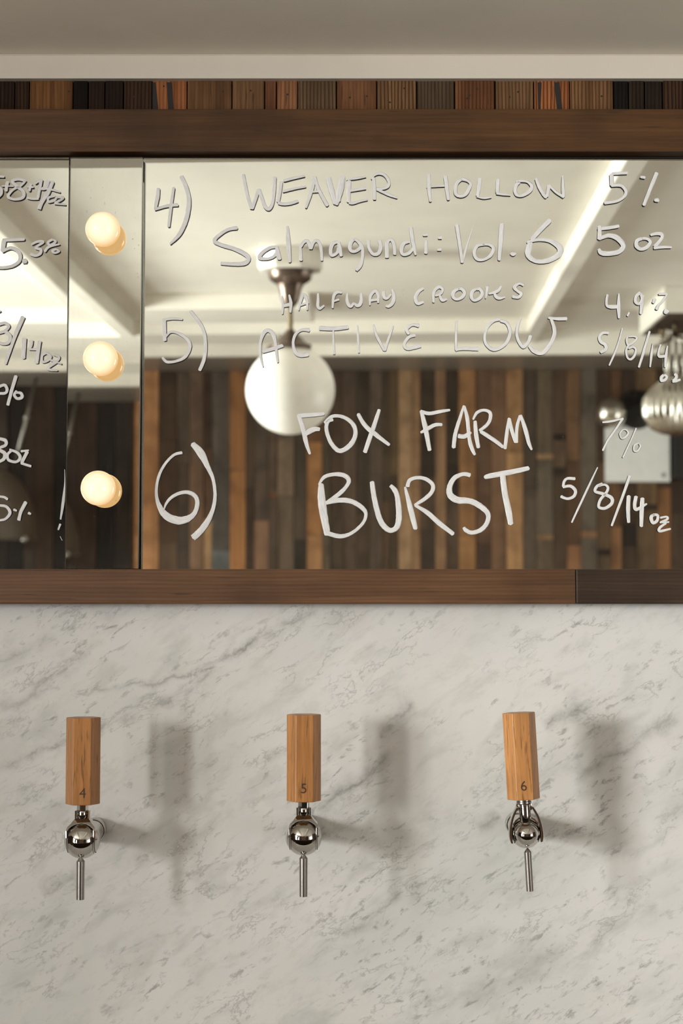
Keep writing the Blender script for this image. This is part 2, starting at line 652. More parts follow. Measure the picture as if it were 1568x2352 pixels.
# left wall with the window opening and a second one added for fill
WIN = [(-3.47, -2.63, 0.45, 2.58), (-5.95, -3.85, 0.35, 2.35)]
lw = MB()
t = 0.14
ys = [YB, WIN[1][0], WIN[1][1], WIN[0][0], WIN[0][1], 0.12]
lw.box(XW - t, XW, ys[0], ys[1], 0, HC)
lw.box(XW - t, XW, ys[2], ys[3], 0, HC)
lw.box(XW - t, XW, ys[4], ys[5], 0, HC)
for (a, b, c, d) in WIN:
    lw.box(XW - t, XW, a, b, 0, c)
    lw.box(XW - t, XW, a, b, d, HC)
struct(lw.build('wall_left', M['cream']))
for i, (a, b, c, d) in enumerate(WIN):
    e = empty('window_%d' % (i + 1), (XW - 0.05, (a + b) / 2, c))
    e['kind'] = 'structure'
    hw, hh = (b - a) / 2, d - c
    fr = MB()
    fr.box(-0.03, 0.03, -hw, -hw + 0.04, 0, hh).box(-0.03, 0.03, hw - 0.04, hw, 0, hh)
    fr.box(-0.03, 0.03, -hw + 0.04, hw - 0.04, 0, 0.05).box(-0.03, 0.03, -hw + 0.04, hw - 0.04, hh - 0.05, hh)
    if i:
        fr.box(-0.025, 0.025, -0.025, 0.025, 0.05, hh - 0.05)
    fr.build('window_frame', M['cream'], e)
    MB().box(-0.004, 0.004, -hw + 0.04, hw - 0.04, 0.05, hh - 0.05).build('pane', M['glass'], e)

# added unseen boards on both side walls, darkening metal reflections and marble
for nm, xa, xb in (('wall_left_added_boards', XW, XW + 0.02), ('wall_right_added_boards', XR - 0.02, XR)):
    cl = struct(empty(nm, (0, 0, 0)), 'added dark upright boards, out of view, that darken reflections and marble')
    for k_ in range(17):
        o = MB().box(xa, xb, -2.30 + 0.135 * k_ + 0.002, -2.30 + 0.135 * (k_ + 1) - 0.002, 0.0, HC - 0.001).build('plank', M['farplank'], cl)
        v_ = random.uniform(0.035, 0.075)
        o.color = (v_, v_ * 0.68, v_ * 0.45, 1)

# soffit and its trim over the bar
sbox('trim_1', M['cream'], XW, XR, -0.56, -0.0, HS, HC, 'painted soffit over the bar')
zt0 = wp(784, 180, -0.0226).z
tb = MB().box(XW, XR, -0.0226, 0.0, zt0, HS).build('trim_2', M['bartrim'], bevel=0.001)
struct(tb, 'painted board under the soffit')
MB().box(XW, XR, -0.0236, -0.0226, HS - 0.0012, HS - 0.0002).build('bead', M['bartrim'], tb)

# ceiling beams seen in the mirrors
XBR, XBL = 0.590, -0.950


def beam(n, x0, x1, y0, y1, z0, z1):
    o = MB().box(x0, x1, y0, y1, z0, z1).build('trim_%d' % n, M['ceil'], bevel=0.004)
    return struct(o, 'cream ceiling beam')


Y_A = -(6.32 - 1.9)
Y_B = -(7.07 - 1.9)
Y_C = -(7.46 - 1.9)
beam(3, XBR, XBR + 0.055, Y_B, -0.56, HB, HC)
beam(4, XBL - 0.055, XBL, Y_A, -0.56, HB, HC)
beam(5, XW, -0.30, Y_A - 0.40, Y_A, HB, HC)
beam(6, XW, XBR + 0.055, Y_C - 0.05, Y_B, HB, HC)
HS2 = ZC + 0.940
b7 = beam(7, XW, XR, YB, Y_C, HS2, HC)
MB().box(XW, XR, YB, Y_C - 0.03, HS2 - 0.002, HS2 + 0.001).build('soffit_underside_shade', M['soffit_shade'], b7)  # thin panel, shade under the far soffit painted as grey-brown

# ------------------------------------------------------------------ planks over the bar, behind the rail
PL = [(-6, 34, 46, 30, 17), (34, 68, 50, 33, 19), (68, 168, 104, 66, 30), (168, 203, 26, 18, 13), (203, 241, 48, 33, 22), (241, 284, 42, 28, 18),
      (284, 350, 66, 45, 28), (350, 430, 142, 82, 38), (430, 533, 98, 66, 38), (533, 608, 110, 78, 48), (608, 635, 112, 68, 42),
      (635, 684, 140, 92, 56), (684, 773, 98, 76, 52), (773, 865, 104, 66, 38), (865, 957, 112, 80, 48), (957, 1044, 84, 68, 50),
      (1044, 1136, 100, 60, 32), (1136, 1226, 114, 82, 50), (1226, 1308, 150, 84, 36), (1308, 1408, 108, 74, 42),
      (1408, 1443, 24, 19, 15), (1443, 1480, 40, 30, 20), (1480, 1521, 34, 25, 18), (1521, 1576, 60, 38, 22)]
pw = struct(empty('wall_front_cladding', (0, 0, 0)), 'narrow band of reclaimed upright planks above the mirror rail')
zp0, zp1 = wp(784, 268, -0.012).z, wp(784, 187, -0.012).z + 0.006
PK = []
for (a, b, r, g, bl) in PL:
    x0, x1 = wp(a, 220, -0.012).x, wp(b, 220, -0.012).x
    dy = random.uniform(0, 0.0025)
    o = MB().box(x0 + 0.0006, x1 - 0.0006, -0.012 - dy, 0.019, zp0, zp1 - 0.0005).build('plank', M['plank'], pw, bevel=0.0008, seg=1)
    k = 1.08
    c = browned(srgb(r, g, bl), 0.22)
    o.color = (c[0] * k * 1.0, c[1] * k * 1.0, c[2] * k * 1.0, 1)
    PK.append((o, x0, x1, dy))
# wider run of the same boards beyond the picture, and the black scorch marks on the orange boards
for s, e in ((-1.9, wp(-6, 220).x), (wp(1576, 220).x, 1.9)):
    x = s
    while x < e - 0.001:
        x1 = min(e, x + random.uniform(0.03, 0.055))
        o = MB().box(x + 0.0006, x1 - 0.0006, -0.0125, 0.019, zp0, zp1 - 0.0005).build('plank', M['plank'], pw)
        v = random.uniform(0.03, 0.13)
        o.color = (v, v * 0.62, v * 0.36, 1)
        x = x1


def scorch(px0, px1, px2, px3, board):
    (o, _, _, dy) = PK[board]
    y = -0.012 - dy - 0.0003
    a, b, c, d = wp(px0, 189, y), wp(px1, 189, y), wp(px2, 262, y), wp(px3, 262, y)
    m = MB()
    m.v = [a, b, d, c]
    m.v += [p + Vector((0, 0.0006, 0)) for p in m.v[:4]]
    for q in ((0, 1, 2, 3), (4, 7, 6, 5), (0, 4, 5, 1), (1, 5, 6, 2), (2, 6, 7, 3), (3, 7, 4, 0)):
        m.face(q)
    m.build('scorch_mark', M['dark'], o)


scorch(350, 357, 350, 364, 7)
scorch(383, 394, 386, 399, 7)
scorch(1272, 1284, 1280, 1292, 18)
scorch(1234, 1243, 1236, 1240, 18)
for (px, py, bd) in ((158, 210, 2), (345, 250, 6), (307, 222, 6), (660, 217, 11), (376, 198, 7), (575, 208, 9), (512, 210, 8), (803, 224, 13), (842, 221, 13),
                     (895, 235, 14), (928, 203, 14), (1072, 226, 16), (1078, 219, 16), (1170, 223, 17), (1189, 211, 17), (1381, 221, 19), (1095, 204, 16)):
    (o, _, _, dy) = PK[bd]
    p = wp(px, py, -0.012 - dy)
    MB().lathe([(0.0011, 0.0), (0.0011, 0.0006)], 8, (p.x, p.y - 0.0003, p.z), 'y').build('nail_hole', M['dark'], o)

# ------------------------------------------------------------------ marble slab
zm1 = wp(784, 1391, 0.0).z + 0.02
slab = MB().box(-1.9, 1.9, 0.0, 0.02, 1.0, zm1).build('marble_slab', M['marble'], bevel=0.001)
tag(slab, 'white marble splashback with grey diagonal veins behind the three beer taps', 'splashback')
tag(MB().box(-1.9, 1.9, -0.52, -0.002, 0.94, 0.998).build('back_counter', M['marble'], bevel=0.003),
    'marble back counter below the taps', 'counter')
bc = empty('back_counter_cabinet', (0, 0, 0))
tag(bc, 'dark wooden cabinet carrying the marble back counter', 'cabinet')
MB().box(-1.9, 1.9, -0.48, 0.018, 0.0, 0.938).build('body', M['rail'], bc).color = (0.06, 0.035, 0.02, 1)

bar = empty('bar_counter', (0, -1.35, 0))
tag(bar, 'long bar counter with a black top, in front of the tap wall', 'bar counter')
MB().box(-1.9, 1.9, -0.26, 0.16, 1.07, 1.12).build('counter_top', M['bar'], bar, bevel=0.004)
MB().box(-1.85, 1.85, -0.20, 0.12, 0.0, 1.069).build('body', M['rail'], bar).color = (0.08, 0.05, 0.03, 1)

# ------------------------------------------------------------------ wooden rails around the mirrors
QR = -0.034


def rail(pa, pb, ztop, zbot, yf, col, label, bev=0.0018):
    x0 = wp(pa, 1176, yf).x
    x1 = wp(pb, 1176, yf).x
    o = MB().box(x0, x1, yf, 0.0195 if zbot > ZC + 0.1 else -0.0005, zbot, ztop).build('frame_rail', M['rail'], bevel=bev)
    o.color = (*col, 1)
    return tag(o, label, 'rail')


zr1, zr0 = wp(784, 250, QR).z, wp(784, 348, QR).z
k = 0.98
c = srgb(78, 50, 25)
rail(-3100, 4700, zr1, zr0, QR, (c[0] * k * 0.95, c[1] * k, c[2] * k * 1.05), 'long dark wooden rail running above the mirrors', 0.0012)
zq1, zq0 = wp(784, 1307, -0.030).z, wp(784, 1387, -0.030).z
k = 1.2
c = srgb(92, 62, 38)
rail(-3100, 1320, zq1, zq0, -0.030, (c[0] * k * 0.95, c[1] * k, c[2] * k * 1.05), 'brown smooth wooden rail under the mirrors, left of the joint')
c = srgb(56, 40, 27)
rail(1320.8, 4700, zq1, zq0, -0.030, (c[0] * k * 0.95, c[1] * k, c[2] * k * 1.05), 'darker coarse-grained wooden rail under the mirrors, right of the joint')
# near-black strip painting the shade of the gap over the mirrors
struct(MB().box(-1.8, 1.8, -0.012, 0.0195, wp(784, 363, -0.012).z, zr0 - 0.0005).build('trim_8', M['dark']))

# ------------------------------------------------------------------ mirrors
GL = 0.0028                     # glass thickness


class Mirror:
    def __init__(s, name, corners, anchor, nx, nz, label, dusty=False, edge=GL):
        """corners: tl, tr, br, bl pixels; anchor: point of the front plane; nx, nz: lean of the pane"""
        s.n = Vector((nx, -1.0, nz)).normalized()
        s.p = Vector(anchor)
        s.root = empty(name, s.p)
        tag(s.root, label, 'mirror')
        P = [s.on(*c) for c in corners]
        back = -s.n * GL
        g = MB()
        L = [p - s.p for p in P]
        g.v = [p.copy() for p in L] + [p + back * 0.96 for p in L]
        g.face((0, 1, 2, 3))
        g.build('glass_pane', M['glass'], s.root)
        e = MB()
        e.v = [p.copy() for p in L] + [p - s.n * edge for p in L]
        for a in range(4):
            b = (a + 1) % 4
            e.face((a, b, b + 4, a + 4))
        ed = e.build('ground_edge', M['edge'] if edge == GL else M['porcelain_edge_light'], s.root)  # on the thick strip, white stands in for light caught in the glass
        if edge > GL:
            k = MB()
            cc = sum(L, Vector()) / 4
            L3 = [cc + (p - cc) * 0.995 for p in L]
            k.v = [p - s.n * edge for p in L3] + [p - s.n * (edge + 0.012) for p in L3]
            k.face((0, 1, 2, 3))
            k.face((4, 7, 6, 5))
            for a in range(4):
                q = (a + 1) % 4
                k.face((a, q, q + 4, a + 4))
            k.build('gap_shade', M['dark'], s.root)  # near-black block, paints the shade in the gap behind the strip
        b = MB()
        L2 = [p + back for p in L]
        b.v = [p.copy() for p in L2] + [p - s.n * 0.001 for p in L2]
        b.face((0, 1, 2, 3))
        b.face((4, 7, 6, 5))
        for a in range(4):
            q = (a + 1) % 4
            b.face((a, q, q + 4, a + 4))
        b.build('silvered_back', M['silver_dusty'] if dusty else M['silver'], s.root)

    def on(s, px, py, off=0.0):
        return planehit(CAM, ray(px, py), s.p + s.n * off, s.n)

    def seen(s, px, py, y):
        """point of the room on the plane y = const that shows in the mirror at a pixel"""
        q = planehit(CAM, ray(px, py), s.p - s.n * GL, s.n)
        d = ray(px, py)
        d = d - s.n * (2 * d.dot(s.n))
        return q + d * ((y - q.y) / d.y)


zb = wp(784, 1306, -0.008).z
MR = Mirror('mirror_panel', [(329.5, 363), (1600, 366), (1600, 1307), (323.5, 1309)], (-0.23, -0.0085, zb), -0.0199, -0.0237,
            'large wall mirror with the drinks 4, 5 and 6 lettered on it')
MM = Mirror('mirror_panel', [(161, 361), (326.5, 361), (315.5, 1306), (148.5, 1306)], (-0.27, -0.0265, zb), -0.0180, -0.0115,
            'narrow upright mirror strip carrying three round bulbs', dusty=True, edge=0.009)
ML = Mirror('mirror_panel', [(-40, 362), (158.5, 362), (148.5, 1309), (-40, 1309)], (-0.32, -0.0085, zb), -0.0010, -0.0177,
            'left mirror cut by the picture edge, lettered with sizes in oz')

# ------------------------------------------------------------------ painted lettering
# each line: (mirror, label, ox, oy, scale, default width, [strokes]); stroke = kind + 'x,y[,w] ...' in the units of its own tracing grid
T = []
T.append((MR, 'first word of the top line, slanted capitals', 540, 380, 3.92, 32, [
    'l 70,75 110,270 150,395', 'l 150,395 185,295 212,208', 'c 212,208 240,290 270,370 305,392 335,340 350,230 357,98',
    'c 630,94,16 540,112,24 430,138,26', 'l 415,138 400,250 382,335', 'c 382,333,28 430,347,28 500,340,28 570,318,26', 'c 425,235,22 540,207,22 640,190,16',
    'c 708,92 700,180 670,280 635,385,20', 'c 712,95 745,200 790,290 835,368', 'l 690,238,20 785,230,20',
    'c 835,100,50 870,230,50 905,352,40', 'c 972,85,42 945,220,60 910,360,30', 'l 955,150,34 928,330,40',
    'c 1000,127,14 1090,116,22 1180,100,14', 'l 1028,130,40 1020,250,38 1022,335,36', 'c 1020,335,24 1060,340,24 1120,322,22 1195,308,14', 'l 1030,228,24 1110,216,24 1180,204,24',
    'l 1245,105,30 1252,200,34 1255,312,28', 'c 1225,125,16 1250,88,24 1300,72,26 1352,92,28 1385,150,28 1372,192,26 1320,210,24 1270,208,22', 'c 1270,212,22 1340,245,24 1400,270,24 1462,293,14']))
T.append((MR, 'second word of the top line, small capitals', 960, 380, 3.92, 30, [
    'l 97,75,34 98,200,34 112,330,26', 'l 245,88,36 258,200,36 274,315,26', 'l 75,195,10 240,183,18',
    'c 395,122,22 350,160,32 335,220,34 345,262,30 385,277,28 430,258,32 460,208,32 472,165,26 440,135,24 385,120,34',
    'l 558,110,34 548,200,34 535,280,30', 'c 525,278,18 580,293,18 620,292,18 664,284,14', 'l 722,118,34 716,190,36 712,252,30', 'c 702,252,20 760,260,20 835,268,12',
    'c 878,146,24 940,140,22 990,150,24 1025,190,34 1000,235,34 940,270,28 890,265,30 872,225,32 885,175,34 915,145,30',
    'l 1060,112,26 1090,190,32 1130,260,32 1158,292,26', 'l 1160,285,28 1180,172,34', 'l 1180,175,20 1235,235,24 1315,288,24', 'l 1302,90,16 1304,200,30 1310,288,30']))
T.append((MR, 'second line, rounded lower-case word', 480, 500, 3.92, 30, [
    'c 260,90,34 180,103,30 110,142,30 48,205,34 110,245,34 220,277,36 310,320,40 355,360,40 325,408,40 220,418,34 98,410,28',
    'c 612,262,24 545,272,30 480,315,34 455,360,36 520,372,24 580,350,28 620,300,28', 'l 608,250,22 618,310,44 638,382,34', 'l 705,72,20 712,200,42 720,300,38 728,405,26',
    'l 820,232,24 828,392,32', 'c 825,265,26 850,222,30 882,208,30 905,245,32 915,285,30', 'c 915,285,30 940,222,30 972,207,30 1000,245,30 1012,310,28 1016,390,22',
    'c 1165,215,26 1115,235,34 1095,290,34 1105,338,32 1150,318,28 1165,265,26', 'c 1165,215,26 1178,280,38 1192,352,28',
    'c 1305,192,28 1275,230,34 1270,285,32 1302,305,28 1350,282,30 1362,250,26 1335,208,26 1300,190,24', 'c 1340,212,24 1378,260,28 1382,350,28 1365,430,28 1318,475,36',
    'c 1432,195,30 1440,270,32 1475,325,30 1522,322,34 1546,270,34 1535,198,32']))
T.append((MR, 'end of the second line with a volume number 6', 880, 490, 3.647, 28, [
    'l 30,235,32 32,378,34', 'c 32,265,26 45,226,26 72,224,28 92,270,30 97,350,26', 'c 222,238,20 175,252,30 152,308,32 168,345,26 215,333,30 255,290,26', 'l 230,108,30 245,220,36 272,352,20',
    'l 358,225,26 358,342,30', 'l 330,182,20 374,178,26', 'l 456,206,22 494,202,28', 'l 450,306,22 490,300,30',
    'l 614,88,34 640,250,30 662,418,26', 'l 664,405,20 710,240,14 765,78,3', 'c 850,262,18 790,272,26 762,330,28 785,382,26 840,388,22 900,352,28 922,292,28 885,262,22 830,262,16',
    'l 995,78,34 985,220,42 970,398,26', 'l 1062,335,14 1088,342,36 1112,334,12', 'c 1402,52,42 1320,135,40 1235,228,32',
    'c 1200,245,24 1300,220,26 1400,232,34 1478,285,50 1470,345,46 1380,395,40 1280,400,34 1215,350,46 1222,280,52 1245,240,34']))
T.append((MR, 'small squeezed-in capitals over the fifth entry', 580, 640, 3.92, 24, [
    'l 265,152,14 272,240,24 268,322,14', 'l 328,142,18 345,220,30 340,308,18', 'l 275,246,30 350,228,36', 'c 415,288,12 430,210,26 458,143,30 488,195,28 492,285,14', 'l 418,244,18 508,212,22',
    'c 588,130,18 590,190,26 588,248,28 608,268,26 646,240,18', 'c 808,125,24 762,122,30 730,160,28 720,268,18', 'l 722,208,16 780,185,24',
    'c 852,128,14 852,205,32 882,248,34 915,215,18', 'c 912,218,20 945,243,32 975,215,32 978,125,22', 'c 1055,242,14 1062,155,28 1105,110,30 1130,150,30 1130,222,18', 'l 1058,198,22 1142,185,26',
    'c 1180,110,26 1185,165,34 1212,176,26 1248,140,16', 'c 1256,95,22 1273,165,34 1258,222,34 1222,250,28 1198,240,20',
    'c 1542,85,22 1495,115,30 1468,170,34 1485,222,34 1542,208,22']))
T.append((MR, 'small capitals continuing over the fifth entry', 920, 640, 3.92, 24, [
    'c 295,218,22 296,140,26 312,98,28 350,75,28 378,95,26 360,135,24 308,156,20', 'c 350,150,22 375,192,32 418,184,18',
    'c 530,88,20 482,115,32 472,160,34 505,186,26 555,165,32 575,125,34 548,92,30 515,95,24', 'c 690,88,20 648,115,32 638,165,34 665,196,26 715,172,32 735,130,34 712,92,30 682,98,24',
    'l 780,66,30 774,120,26 764,180,12', 'c 908,65,18 872,112,30 790,138,16', 'c 840,122,18 858,160,32 890,176,30 942,165,14', 'c 1108,60,24 1065,45,22 1025,78,32 1055,112,28 1085,135,32 1060,168,28 1000,158,32']))
T.append((MR, 'first word of the fifth entry, large capitals', 580, 640, 3.92, 28, [
    'c 95,797,12 72,700,24 70,580,26 100,490,36 140,466,36 185,500,36 208,590,28 216,680,26 228,758,18', 'l 82,658,34 180,632,36 278,600,30',
    'c 518,462,40 440,462,26 385,505,28 365,580,26 385,660,34 430,690,38 508,680,38', 'l 592,445,40 730,450,38 868,436,34', 'l 726,450,16 728,560,18 735,685,22', 'l 943,418,14 950,540,20 958,670,18',
    'c 1087,408,14 1115,510,26 1190,652,26', 'c 1190,652,24 1228,530,22 1267,422,14', 'c 1502,425,36 1440,415,26 1388,452,34 1408,502,30', 'c 1468,508,28 1405,528,28 1365,590,28 1388,626,34 1450,620,34 1520,602,32']))
T.append((MR, 'second word of the fifth entry, large capitals', 920, 640, 3.92, 26, [
    'l 504,372,14 498,500,22 498,645,24', 'c 490,645,22 560,630,30 708,635,34', 'c 898,365,28 830,385,26 770,460,26 758,560,28 808,628,30 870,634,30 950,580,30 985,480,32 955,400,30 895,378,24',
    'c 1082,352,14 1050,440,28 1050,530,28 1100,612,34 1145,578,30 1172,508,34', 'c 1152,600,26 1200,652,34 1275,668,38 1345,595,36 1385,480,34 1352,355,26', 'l 1325,352,22 1420,362,30 1502,360,32']))
T.append((MR, 'the digit 4 and its bracket at the start of the top line', 330, 380, 4.705, 38, [
    'l 158,238,36 150,340,44 122,478,32', 'l 112,478,28 250,437,34 378,425,38', 'l 325,230,30 300,400,36 268,668,32', 'c 400,108,46 450,210,46 483,330,48 485,450,50 450,610,50 380,750,44 280,852,24']))
T.append((MR, 'the digit 5 and its bracket', 330, 380, 4.705, 34, [
    'l 198,1672,26 310,1655,28 422,1662,20', 'l 222,1670,42 228,1902,42', 'c 240,1850,22 290,1800,26 370,1812,30 465,1875,38 500,1955,38 450,2065,38 350,2115,30 250,2122,34 198,2070,26',
    'c 500,1568,34 590,1680,40 650,1800,38 668,1950,40 650,2100,42 600,2222,36']))
T.append((MR, 'strength of the first drink, a percentage', 1340, 380, 6.877, 50, [
    'l 440,130,44 700,115,48', 'l 440,120,66 448,330,66', 'c 430,325,40 520,310,50 610,325,52 668,400,52 650,480,50 560,550,46 440,580,46 318,590,56', 'l 890,180,40 978,190,48', 'l 1160,105,60 1060,350,60 945,640,52', 'l 1112,548,44 1195,545,70']))
T.append((MR, 'serving size of the first drink, in oz', 1340, 380, 6.877, 50, [
    'l 215,1002,56 400,985,54 568,955,52', 'l 255,945,60 252,1180,76', 'c 235,1165,50 380,1108,66 500,1128,80 590,1200,84 628,1280,78 560,1360,76 420,1390,74 280,1380,76 240,1310,44',
    'c 930,1152,50 845,1190,60 838,1270,66 905,1320,56 1000,1290,62 1055,1210,56 1010,1160,48 920,1152,46', 'c 1050,1102,40 1140,1078,50 1228,1085,60 1240,1140,56 1180,1220,54 1115,1292,56', 'l 1100,1302,50 1250,1290,46 1395,1292,34']))
T.append((MR, 'strength of the fifth drink, a percentage', 1340, 640, 6.877, 44, [
    'c 380,245,40 362,340,40 370,425,44 440,445,62 545,440,58', 'l 556,230,26 555,440,62 560,630,36', 'l 722,528,32 688,595,32', 'c 905,215,50 832,280,48 822,365,54 878,395,50 920,330,46 905,225,44', 'l 938,255,48 920,400,56 905,565,48',
    'l 1130,308,46 1095,392,46', 'l 1180,245,34 1320,240,36', 'c 1322,240,26 1250,350,40 1180,420,42 1150,495,54', 'l 1262,505,50 1305,515,96 1352,510,20']))
T.append((MR, 'serving sizes of the fifth drink', 1340, 640, 6.877, 44, [
    'c 405,862,46 310,858,44 252,920,46 275,995,56 350,1045,60 345,1120,54 258,1168,46', 'l 612,782,22 530,1080,34 402,1375,26', 'c 712,900,20 680,960,32 705,1045,36 775,1015,34 842,945,36 800,912,32 700,915,30',
    'c 715,1045,34 672,1130,34 690,1240,34 742,1275,38 800,1220,40 828,1120,38 780,1080,34 708,1110,24', 'l 1045,825,34 970,1080,44 870,1408,36', 'l 1092,1010,12 1072,1200,40 1048,1400,24', 'c 1218,1035,24 1182,1160,34 1200,1228,48 1292,1222,42', 'l 1325,1055,22 1300,1230,46 1290,1405,32',
    'c 1270,1518,46 1228,1560,52 1232,1612,48 1290,1595,46 1312,1545,40 1262,1518,36', 'c 1425,1505,44 1465,1530,50 1450,1585,48 1405,1622,50', 'l 1395,1622,50 1460,1618,46 1532,1592,36']))
T.append((MR, 'thin figure 7 and percent sign beside the white board', 1340, 900, 6.877, 30, [
    'l 292,482,30 440,465,38 605,425,22', 'l 625,410,40 500,600,34 380,770,34 300,935,34', 'c 620,598,22 572,660,24 600,735,22 660,715,34 705,650,30 670,600,26 610,602,18', 'l 832,568,26 750,760,26 618,1042,26', 'c 885,805,22 802,845,26 798,930,26 850,932,28 895,860,26 870,805,20']))
T.append((MR, 'first word of the sixth entry, three capitals', 660, 910, 5.227, 48, [
    'l 110,235,50 280,225,52 450,210,40', 'l 130,220,48 190,400,58 225,560,52 272,700,30', 'c 180,480,48 260,425,62 330,395,60 395,400,40', 'c 552,280,40 485,305,48 468,400,48 512,540,50 590,640,54 660,652,56 755,585,60 812,480,54 805,370,52 730,282,48 620,238,42 520,250,40 440,325,30',
    'c 842,205,44 930,350,52 1060,462,54 1228,590,36', 'l 1105,152,40 1030,380,54 925,685,50']))
T.append((MR, 'second word of the sixth entry, four capitals', 940, 910, 5.227, 42, [
    'c 125,180,46 240,207,44 380,182,42 492,165,28', 'l 138,165,40 185,350,60 215,500,54 245,662,48', 'c 130,440,30 230,385,48 310,345,46 398,342,38', 'c 655,108,24 605,270,42 550,460,48 530,630,48', 'c 655,112,34 695,270,46 715,480,44 740,600,50 788,710,32', 'c 575,475,52 650,485,52 700,460,46 742,430,30',
    'l 788,290,40 800,450,54 830,628,44', 'c 762,285,24 810,200,38 890,168,36 965,195,44 970,270,44 930,345,42 835,420,38', 'l 845,418,44 960,490,50 1060,560,48 1130,618,36', 'l 1145,640,40 1168,450,44 1195,256,26', 'l 1195,262,42 1235,430,46 1278,565,40', 'l 1285,565,40 1290,380,42 1330,225,34', 'l 1332,222,36 1390,390,52 1430,550,46 1470,648,26']))
T.append((MR, 'largest word of the sixth entry, its first two capitals', 700, 1050, 5.227, 46, [
    'l 195,310,60 198,480,92 222,680,92 260,880,78 262,948,52', 'c 165,335,24 230,242,44 340,207,46 460,215,54 525,270,54 500,350,46 400,450,52 245,552,30', 'c 245,558,36 400,518,58 560,532,60 690,610,56 733,690,42 690,800,40 560,912,42 420,950,54 245,905,56',
    'c 805,283,56 830,470,62 890,720,68 960,840,66 1040,880,60 1110,825,68 1130,680,72 1110,480,60 1075,390,60 1020,335,40']))
T.append((MR, 'largest word of the sixth entry, its last three capitals', 920, 1050, 4.9, 50, [
    'l 48,330,26 90,500,52 135,680,62 170,818,46', 'c 75,340,46 100,262,44 180,232,40 280,245,44 360,310,46 350,390,46 270,470,44 150,545,30', 'l 155,538,34 300,625,52 430,740,58 600,872,48', 'c 790,205,50 700,192,46 600,240,54 550,340,62 560,430,74 640,482,76 780,495,66 900,555,66 982,640,56 970,740,52 900,820,50 800,850,48 730,820,48 708,785,30',
    'l 935,232,26 1000,212,58 1290,158,56 1452,120,46', 'l 1145,190,62 1170,400,66 1210,600,70 1240,768,60']))
T.append((MR, 'serving sizes of the sixth drink, lower right', 1270, 1060, 5.262, 36, [
    'c 272,210,40 175,205,34 132,245,34 122,312,34', 'c 112,312,30 205,297,38 268,350,40 250,420,38 170,450,34 85,418,38', 'l 538,68,14 400,360,28 222,742,22', 'c 598,262,24 530,300,36 508,360,36 600,390,40 705,440,44 705,510,42 625,565,38 552,548,36 572,460,36 640,380,36 662,315,34 620,280,28 545,300,24',
    'l 928,168,36 840,420,34 705,782,28', 'l 915,405,48 905,560,50 912,745,38', 'c 1005,412,46 985,520,44 1000,580,42 1065,550,34 1135,508,24', 'l 1080,432,52 1070,600,54 1065,795,44', 'c 1230,640,30 1185,670,44 1205,740,40 1255,715,40 1262,650,34 1200,645,34',
    'c 1288,682,26 1370,668,26 1378,698,30 1290,738,26', 'l 1285,738,20 1405,732,22', 'c 1370,740,26 1290,800,36 1290,842,34 1424,812,24']))
T.append((MR, 'the digit 6 and its bracket', 340, 1000, 8.711, 70, [
    'c 690,345,66 520,390,56 350,560,56 220,800,58 165,1100,62 200,1350,84 330,1580,140 550,1695,160 750,1685,140 920,1570,96 985,1380,88 950,1225,84 820,1145,80 650,1150,70 470,1240,66 360,1370,50 308,1525,14',
    'c 870,150,100 1050,350,150 1190,620,100 1300,880,72 1340,1200,70 1290,1500,84 1150,1780,120 1000,1960,130 880,2060,130']))
T.append((ML, 'sizes written at the top of the left mirror', 0, 370, 4.611, 26, [
    'l -60,160,26 50,165,26', 'c -20,260,26 14,300,34 10,350,34 -30,390,26', 'l 15,262,16 142,266,18', 'l 80,210,38 62,325,34', 'c 270,205,34 190,192,30 130,212,30 175,262,36 248,325,38 240,385,34 150,405,28 85,372,34 135,305,28 225,255,26 275,200,26',
    'l 282,270,22 358,276,24', 'l 328,232,34 308,322,30', 'l 365,240,26 440,192,26', 'l 440,185,36 400,395,34', 'c 282,385,26 340,398,26 412,402,18', 'c 515,195,40 480,285,34 418,290,26', 'l 440,285,26 540,300,24 640,330,18', 'c 562,205,40 510,330,44 440,440,44 412,515,44',
    'c 582,368,26 515,388,26 515,430,28 575,415,28 605,372,22', 'c 595,382,24 665,385,30 645,412,26 575,445,24', 'l 570,448,22 700,462,18']))
T.append((ML, 'percentage figure on the upper left mirror', 0, 370, 4.611, 30, [
    'l 22,838,34 265,828,32', 'l 45,835,50 25,965,44', 'c 15,960,36 120,920,36 205,975,42 205,1060,36 120,1115,34 0,1130,32 -60,1110,32', 'l 230,1062,50 290,1058,50', 'c 330,885,22 400,852,28 458,858,30 375,918,24 430,935,34 425,980,32 370,1002,28 316,978,34',
    'c 560,828,28 508,860,28 535,890,26 590,852,28 555,828,20', 'c 470,962,30 520,908,28 635,880,20', 'c 600,932,26 555,948,28 580,972,26 625,955,26 595,932,20']))
T.append((ML, 'sizes written in the middle of the left mirror', 0, 370, 4.611, 30, [
    'l -20,1600,30 8,1582,26', 'c -20,1735,30 50,1715,34 92,1750,34 50,1800,30 -20,1822,30', 'c 40,1795,34 105,1850,38 90,1920,34 30,1935,30 -40,1910,30', 'l 250,1640,48 160,1850,42 55,2155,30', 'l 258,1866,50 245,2098,46', 'c 335,1892,44 325,1960,34 298,1992,22', 'l 300,1992,22 405,1995,26', 'l 422,1898,42 405,2000,42 385,2150,44',
    'c 490,2030,30 445,2060,30 450,2125,28 505,2110,34 538,2070,28 490,2030,24', 'c 560,2048,22 622,2070,26 610,2112,26 520,2165,26', 'l 530,2105,26 655,2150,16', 'c 600,2130,26 510,2190,30 530,2210,26 612,2218,18']))
